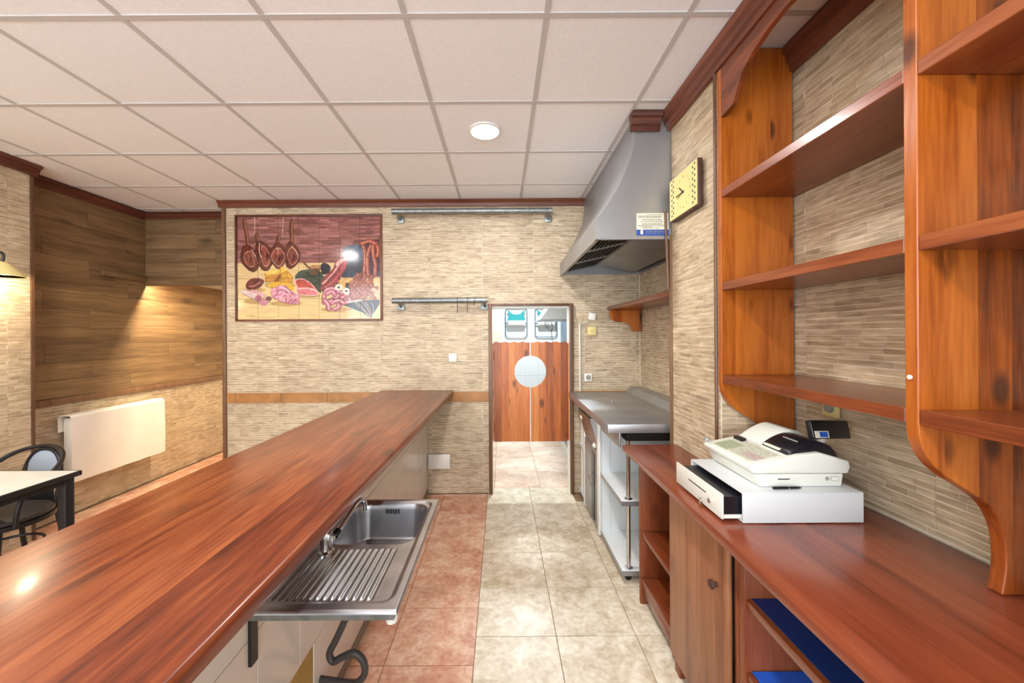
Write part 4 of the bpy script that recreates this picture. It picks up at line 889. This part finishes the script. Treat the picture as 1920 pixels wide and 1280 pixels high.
# ------------------------------------------------------------------ painted tile mural (glazed print held in the tiles' colour attribute)
MX0, MX1, MZ0, MZ1 = -2.653, -1.187, 1.737, 2.80
mur = thing('tile_mural', 'framed painted tile mural of hanging hams, cheese and sausages', 'mural', ((MX0+MX1)/2, BACK, MZ0))
RES = 38; nc, nr = 7, 5; gw, gh = nc*RES, nr*RES
U0, U1, V0, V1 = 130.0, 1508.0, 176.0, 1162.0      # drawing coordinates
xs = U0+(U1-U0)*(np.arange(gw+1))/gw; ysm = V0+(V1-V0)*(np.arange(gh+1))/gh
PXg, PYg = np.meshgrid(xs, ysm); IMG = np.zeros(PXg.shape+(3,))
rng = np.random.RandomState(5)
def noise2(fx, fy):
    a = rng.rand(int(gh*fy)+3, int(gw*fx)+3); yy = np.linspace(0, a.shape[0]-1.001, gh+1); xx = np.linspace(0, a.shape[1]-1.001, gw+1)
    y0 = yy.astype(int); x0 = xx.astype(int); ty = (yy-y0)[:, None]; tx = (xx-x0)[None]
    return (a[np.ix_(y0, x0)]*(1-ty)*(1-tx)+a[np.ix_(y0+1, x0)]*ty*(1-tx)+a[np.ix_(y0, x0+1)]*(1-ty)*tx+a[np.ix_(y0+1, x0+1)]*ty*tx)-0.5
NG = noise2(0.35, 0.35); NS = noise2(0.06, 0.5); NB = noise2(0.08, 0.08); ND = noise2(0.2, 0.2)
def inside(pts):
    ins = np.zeros(PXg.shape, bool); n = len(pts); j = n-1
    for i in range(n):
        (xi, yi), (xj, yj) = pts[i], pts[j]
        if yi != yj: ins ^= ((yi > PYg) != (yj > PYg)) & (PXg < (xj-xi)*(PYg-yi)/(yj-yi)+xi)
        j = i
    return ins
def paint(mask, col, tex=0.25, noise=NG):
    IMG[mask] = np.clip(np.array(col)[None]*(1+tex*noise[mask][:, None]), 0, 255)
def blob(pts, col, tex=0.3, smooth=True, noise=NG, edge=None, light=None):
    q = [p[:2] for p in smooth_path([(a, b, 0) for a, b in pts], 5, closed=True)] if smooth else pts
    if edge:
        cx = sum(p[0] for p in q)/len(q); cy = sum(p[1] for p in q)/len(q)
        paint(inside([(cx+(x-cx)*edge[1], cy+(y-cy)*edge[1]) for x, y in q]), edge[0], 0.2)
    mk = inside(q); paint(mk, col, tex, noise)
    if light:   # painted modelling of the form, lighter towards one side
        x0, x1 = min(p[0] for p in q), max(p[0] for p in q); t = (PXg-x0)/(x1-x0+1e-6); IMG[mk] = np.clip(IMG[mk]*(1+light*(t[mk]-0.5))[:, None], 0, 255)
def ell(cx, cy, rx, ry, col, tex=0.25, rot=0, noise=NG):
    c, s_ = math.cos(rot), math.sin(rot); dx, dy = PXg-cx, PYg-cy
    paint(((dx*c+dy*s_)/rx)**2+((-dx*s_+dy*c)/ry)**2 < 1, col, tex, noise)
def stroke(pts, w, col, tex=0.2, smooth=True):
    q = [p[:2] for p in smooth_path([(a, b, 0) for a, b in pts], 5)] if smooth else pts
    mk = np.zeros(PXg.shape, bool)
    for (x0, y0), (x1, y1) in zip(q, q[1:]):
        L2 = (x1-x0)**2+(y1-y0)**2+1e-9; t = np.clip(((PXg-x0)*(x1-x0)+(PYg-y0)*(y1-y0))/L2, 0, 1)
        mk |= (PXg-x0-t*(x1-x0))**2+(PYg-y0-t*(y1-y0))**2 < (w/2)**2
    paint(mk, col, tex)
# background: brick wall above, pale boards below
paint(np.ones(PXg.shape, bool), (140, 92, 86), 0.35, NS)
rn = random.Random(9)
for r in range(20):
    y = 180+r*22; x = 120-rn.random()*80
    while x < 1520:
        w = 50+110*rn.random()
        t = rn.random(); paint((PXg > x+3) & (PXg < x+w) & (PYg > y+3) & (PYg < y+20), (118+48*t, 70+42*t, 66+40*t), 0.4, NS)
        x += w
paint((PYg > 618) | (PXg < 0), (212, 184, 134), 0.16, NS)
for y, a, b in ((765, 130, 560), (905, 700, 960), (960, 130, 1000), (1100, 130, 1300), (690, 130, 700)): stroke([(a, y), ((a+b)/2, y+3), (b, y)], 5, (205, 164, 92))
paint((PYg > 880) & (PXg < 1000), (216, 188, 134), 0.14, NS)
# dark jug and cloth at right
blob([(1125, 600), (1180, 560), (1330, 560), (1330, 770), (1230, 775), (1120, 760)], (38, 50, 66), 0.5, False, ND)
blob([(1310, 420), (1500, 400), (1505, 760), (1320, 770)], (62, 44, 58), 0.6, False, ND)
blob([(1140, 560), (1160, 480), (1240, 450), (1330, 470), (1330, 600), (1150, 610)], (70, 84, 104), 0.5, True, ND)
# hams
def ham(sh, body, cutf, knuckle):
    bx, by = sum(p[0] for p in body)/len(body), sum(p[1] for p in body)/len(body)
    body, cutf, knuckle = [[(bx+(x-bx)*1.14, by+(y-by)*1.1) for x, y in q] for q in (body, cutf, knuckle)]
    stroke(sh, 40, (84, 42, 28)); stroke(sh, 30, (112, 62, 42)); stroke([(a+7, b) for a, b in sh], 8, (164, 110, 84)); stroke([(a-8, b) for a, b in sh], 6, (70, 34, 24))
    blob(body, (92, 38, 26), 0.5, noise=ND, edge=((70, 26, 20), 1.06)); blob(cutf, (122, 60, 46), 0.6, noise=ND, edge=((196, 150, 130), 1.09)); cxm = sum(p[0] for p in cutf)/len(cutf); cym = sum(p[1] for p in cutf)/len(cutf); ell(cxm+8, cym+12, 16, 30, (78, 32, 28), 0.5, 0.3, ND); stroke([(cxm-14, cym-40), (cxm-4, cym), (cxm-16, cym+40)], 8, (160, 92, 76)); stroke([(cxm+24, cym-20), (cxm+30, cym+24)], 6, (94, 40, 32))
    stroke(knuckle, 8, (212, 170, 150))
ham([(196, 205), (204, 270), (220, 340), (228, 430), (235, 500)], [(200, 470), (250, 470), (310, 540), (325, 630), (290, 685), (235, 670), (175, 590), (180, 510)], [(215, 530), (255, 520), (285, 580), (280, 640), (235, 635), (205, 580)], [(265, 500), (300, 560), (320, 620)])
stroke([(298, 182), (303, 340)], 6, (206, 170, 150))
ham([(318, 350), (325, 400), (345, 450), (365, 500)], [(330, 430), (390, 440), (445, 500), (462, 590), (420, 670), (370, 665), (330, 590), (318, 500)], [(370, 470), (420, 510), (440, 580), (405, 640), (370, 590)], [(350, 440), (345, 500), (360, 560)])
stroke([(575, 182), (565, 360)], 6, (206, 170, 150))
ham([(530, 370), (520, 410), (510, 450)], [(520, 440), (580, 490), (592, 560), (560, 640), (520, 660), (480, 620), (455, 550), (475, 480)], [(520, 485), (568, 530), (575, 580), (530, 640), (485, 600), (470, 545)], [(522, 490), (524, 530)])
stroke([(682, 182), (660, 300)], 6, (206, 170, 150))
ham([(660, 220), (650, 300), (655, 380), (655, 450)], [(640, 430), (690, 470), (722, 540), (705, 610), (650, 660), (610, 640), (600, 560), (605, 480)], [(655, 480), (700, 540), (700, 590), (655, 630), (630, 590), (620, 540)], [(655, 470), (690, 510), (712, 560)])
# shadows under the food, painted as part of the picture, then the cheeses
for q in ((300, 880, 100, 22), (320, 985, 130, 30), (540, 835, 150, 40), (600, 1010, 150, 26), (800, 935, 130, 22), (1080, 1070, 150, 24), (1330, 985, 170, 30)): ell(*q, (176, 144, 92), 0.2, 0, NS)
blob([(392, 712), (545, 680), (550, 790), (400, 806)], (188, 130, 44), 0.2, False); blob([(392, 712), (470, 685), (560, 690), (545, 715), (410, 730)], (240, 196, 96), 0.15, False)
blob([(545, 665), (610, 690), (665, 750), (660, 810), (510, 800), (510, 750)], (198, 142, 48), 0.25, False); blob([(550, 650), (600, 690), (548, 720)], (236, 190, 80), 0.2, False)
stroke([(500, 800), (520, 770), (540, 745)], 30, (128, 66, 34))
blob([(440, 815), (560, 800), (660, 830), (670, 885), (560, 860), (440, 850)], (216, 168, 46), 0.2)
stroke([(396, 718), (400, 802), (548, 788)], 5, (120, 76, 28), smooth=False); stroke([(545, 684), (548, 786)], 6, (140, 92, 32), smooth=False); stroke([(512, 756), (510, 800), (658, 808), (664, 752)], 5, (128, 82, 30), smooth=False); stroke([(412, 738), (470, 728), (535, 722)], 5, (232, 190, 104)); stroke([(560, 740), (610, 735), (650, 760)], 6, (236, 196, 100)); stroke([(450, 852), (560, 864), (664, 886)], 6, (150, 104, 36))
# ham joint, sausage, slices
blob([(210, 830), (250, 775), (330, 765), (385, 790), (350, 850), (280, 880), (225, 870)], (96, 40, 38), 0.5, noise=ND, edge=((206, 150, 130), 1.06)); stroke([(240, 840), (290, 840), (350, 800)], 10, (190, 120, 106))
stroke([(185, 898), (250, 925), (330, 955)], 48, (208, 182, 180)); stroke([(270, 890), (350, 915), (420, 955)], 34, (206, 160, 160)); ell(330, 958, 32, 32, (168, 100, 120)); ell(380, 1000, 38, 32, (186, 124, 142)); ell(430, 962, 30, 20, (104, 60, 60))
blob([(455, 880), (520, 840), (590, 835), (650, 890), (730, 945), (700, 1015), (600, 1000), (520, 975), (460, 940)], (204, 134, 152), 0.3, noise=ND)
for p in ([(480, 870), (560, 860), (640, 900)], [(470, 920), (560, 900), (600, 960)], [(600, 990), (650, 940), (710, 960)], [(540, 980), (560, 930), (640, 920)]): stroke(p, 8, (232, 180, 190))
for p in ([(500, 900), (560, 880), (620, 915)], [(620, 1000), (660, 970), (700, 985)], [(560, 960), (590, 930), (600, 990)]): stroke(p, 9, (150, 84, 110))
for p in ([(462, 945), (520, 980), (600, 1005), (700, 1018)], [(590, 842), (640, 895), (640, 950)], [(650, 900), (690, 960), (650, 1000)], [(500, 850), (520, 900), (490, 940)]): stroke(p, 6, (128, 66, 92))
for p in ([(540, 850), (600, 870), (630, 910)], [(500, 945), (550, 950), (580, 985)], [(660, 985), (700, 940), (722, 950)]): stroke(p, 6, (242, 204, 212))
stroke([(180, 915), (250, 948), (320, 980)], 7, (150, 120, 124)); stroke([(195, 885), (260, 905), (320, 930)], 6, (238, 222, 218))
# cut cured ham with green rind and copper pot
blob([(690, 740), (760, 690), (900, 690), (960, 760), (935, 900), (880, 870), (800, 800), (700, 790)], (52, 62, 50), 0.5, noise=ND)
blob([(690, 790), (760, 775), (850, 830), (900, 900), (880, 930), (720, 920), (705, 850)], (212, 118, 120), 0.3, noise=ND, edge=((236, 200, 196), 1.05))
blob([(695, 795), (760, 780), (840, 835), (860, 862), (760, 862), (705, 840)], (178, 74, 62), 0.3, noise=ND); stroke([(715, 870), (800, 862), (890, 890)], 9, (240, 206, 204)); stroke([(720, 905), (800, 895), (880, 910)], 8, (206, 110, 130))
ell(880, 672, 62, 34, (120, 84, 54), 0.4); ell(880, 660, 54, 20, (170, 128, 88), 0.3); stroke([(765, 612), (800, 650), (835, 680)], 18, (112, 76, 50)); ell(870, 705, 45, 30, (96, 66, 46), 0.4)
blob([(930, 650), (970, 620), (1030, 660), (1010, 720), (950, 730)], (40, 36, 44), 0.5, noise=ND)
# big ham leg
blob([(930, 850), (950, 770), (1040, 690), (1080, 610), (1130, 575), (1190, 580), (1170, 680), (1120, 760), (1090, 830), (1000, 885), (940, 890)], (140, 62, 64), 0.45, noise=ND, light=0.3)
stroke([(950, 820), (1040, 740), (1110, 640), (1150, 600)], 18, (214, 150, 146)); stroke([(970, 860), (1060, 790), (1110, 720)], 14, (186, 96, 96)); stroke([(1090, 640), (1120, 600), (1180, 590)], 22, (222, 178, 168))
stroke([(935, 890), (1000, 885), (1090, 830), (1125, 760), (1172, 680)], 8, (74, 28, 32)); stroke([(1000, 790), (1060, 730), (1100, 680)], 7, (100, 38, 42)); stroke([(700, 745), (780, 700), (880, 700)], 9, (86, 98, 80)); stroke([(760, 760), (850, 750), (930, 800)], 8, (30, 38, 32)); stroke([(860, 830), (905, 880), (930, 905)], 10, (34, 44, 36))
# board, white puddings
blob([(1110, 790), (1200, 765), (1300, 775), (1300, 830), (1200, 860), (1120, 840)], (204, 160, 96), 0.3); blob([(1170, 820), (1230, 820), (1230, 880), (1180, 880)], (40, 34, 38), 0.3)
# coil of pink sausage
for p in ([(960, 960), (990, 880), (1080, 880), (1090, 950), (1020, 985), (960, 1000)], [(1000, 1060), (1010, 1000), (1080, 990), (1110, 1040), (1060, 1070)], [(1100, 900), (1160, 920), (1250, 950), (1200, 1000), (1120, 1000)], [(1130, 960), (1180, 950), (1220, 985)], [(990, 920), (1040, 900), (1070, 930)], [(1040, 1010), (1100, 985), (1150, 1010)], [(1170, 930), (1230, 940), (1245, 985)], [(970, 985), (1000, 1020), (1010, 1065)]):
    stroke(p, 46, (112, 50, 66)); stroke(p, 34, (188, 116, 132)); stroke([(a, b-6) for a, b in p], 10, (230, 174, 184))
for c in ((1105, 858), (1178, 895), (1235, 908)): ell(c[0], c[1], 34, 30, (232, 220, 204), 0.1); ell(c[0], c[1], 13, 11, (90, 60, 56), 0.1)
# strings of red sausages
for p in ([(1320, 430), (1350, 480), (1360, 600), (1350, 720)], [(1440, 420), (1400, 500), (1380, 600), (1390, 740)], [(1440, 430), (1440, 540), (1460, 640), (1455, 740)], [(1470, 430), (1490, 500), (1480, 560)], [(1330, 440), (1400, 415), (1470, 440)]):
    stroke(p, 40, (110, 50, 40)); stroke(p, 28, (154, 82, 64)); stroke([(a-5, b) for a, b in p], 8, (214, 140, 112))
for k in range(34):
    a = 0.6+rn.random()*2.0; cx, cy = 1345+115*(rn.random()-.5)*2, 775+k*5.4+40*(rn.random()-.5)
    stroke([(cx-38*math.cos(a), cy-38*math.sin(a)), (cx, cy), (cx+38*math.cos(a), cy+38*math.sin(a))], 40, (112, 52, 40)); stroke([(cx-36*math.cos(a), cy-36*math.sin(a)), (cx, cy), (cx+36*math.cos(a), cy+36*math.sin(a))], 28, (162, 92, 70)); stroke([(cx-26*math.cos(a)-5, cy-26*math.sin(a)-5), (cx+26*math.cos(a)-5, cy+26*math.sin(a)-5)], 7, (200, 132, 104), smooth=False)
# striped dark cloth and knife
blob([(1150, 1030), (1260, 985), (1400, 980), (1500, 980), (1500, 1020), (1410, 1158), (1330, 1100), (1230, 1060)], (44, 44, 54), 0.6, False, ND)
for k in range(7): stroke([(1240+k*30, 985+k*4), (1320+k*20, 1060), (1400+k*4, 1145)], 7, ((150, 150, 150), (176, 124, 72), (30, 30, 40))[k % 3])
stroke([(1200, 1000), (1260, 990), (1320, 985)], 16, (186, 184, 178)); stroke([(1440, 880), (1500, 920)], 34, (196, 170, 130))
stroke([(215, 1135), (260, 1128), (300, 1130)], 6, (170, 130, 80))
lut = np.array([lin(v) for v in range(256)])
LIN = lut[np.clip(IMG, 0, 255).astype(int)]
tw, th = (MX1-MX0-0.036)/nc, (MZ1-MZ0-0.036)/nr
for c in range(nc):
    for r in range(nr):
        x0, z1 = MX0+0.018+c*tw, MZ1-0.018-r*th; g = 0.0012
        V = []; C = []
        for j in range(RES+1):
            for i in range(RES+1):
                u, v = i/RES, j/RES
                V.append((x0+g+(tw-2*g)*u, BACK-0.004, z1-g-(th-2*g)*v)); C.append(tuple(LIN[r*RES+j, c*RES+i])+(1,))
        n1 = RES+1; Fc = [(j*n1+i, (j+1)*n1+i, (j+1)*n1+i+1, j*n1+i+1) for j in range(RES) for i in range(RES)]
        k = len(V); q = [(0, 0), (0, RES), (RES, RES), (RES, 0)]
        for i, j in q: vv = V[j*n1+i]; V.append((vv[0], BACK+0.006, vv[2])); C.append((0.5, 0.45, 0.4, 1))
        cid = [j*n1+i for i, j in q]
        for a in range(4): Fc.append((cid[a], k+a, k+(a+1) % 4, cid[(a+1) % 4]))
        me = bpy.data.meshes.new('painted_tile'); me.from_pydata(V, [], Fc); me.materials.append(M['mural'])
        me.color_attributes.new('tone', 'FLOAT_COLOR', 'POINT').data.foreach_set('color', np.array(C, dtype=np.float32).ravel())
        link('painted_tile', me, mur)
MB().box(MX0, MX1, BACK+0.006, BACK+0.0095, MZ0, MZ1).build('tile_bed', M['white_joint'], mur, smooth=False)
for x0, x1, z0, z1, mt in ((MX0, MX1, MZ1-0.018, MZ1, 'crownx'), (MX0, MX1, MZ0, MZ0+0.018, 'crownx'), (MX0, MX0+0.018, MZ0+0.018, MZ1-0.018, 'crown'), (MX1-0.018, MX1, MZ0+0.018, MZ1-0.018, 'crown')):
    MB().box(x0, x1, BACK-0.018, BACK+0.008, z0, z1, 0.003).build('frame_bar', M[mt], mur)
for o in bpy.data.objects:
    if 'world_parts' in o: del o['world_parts']
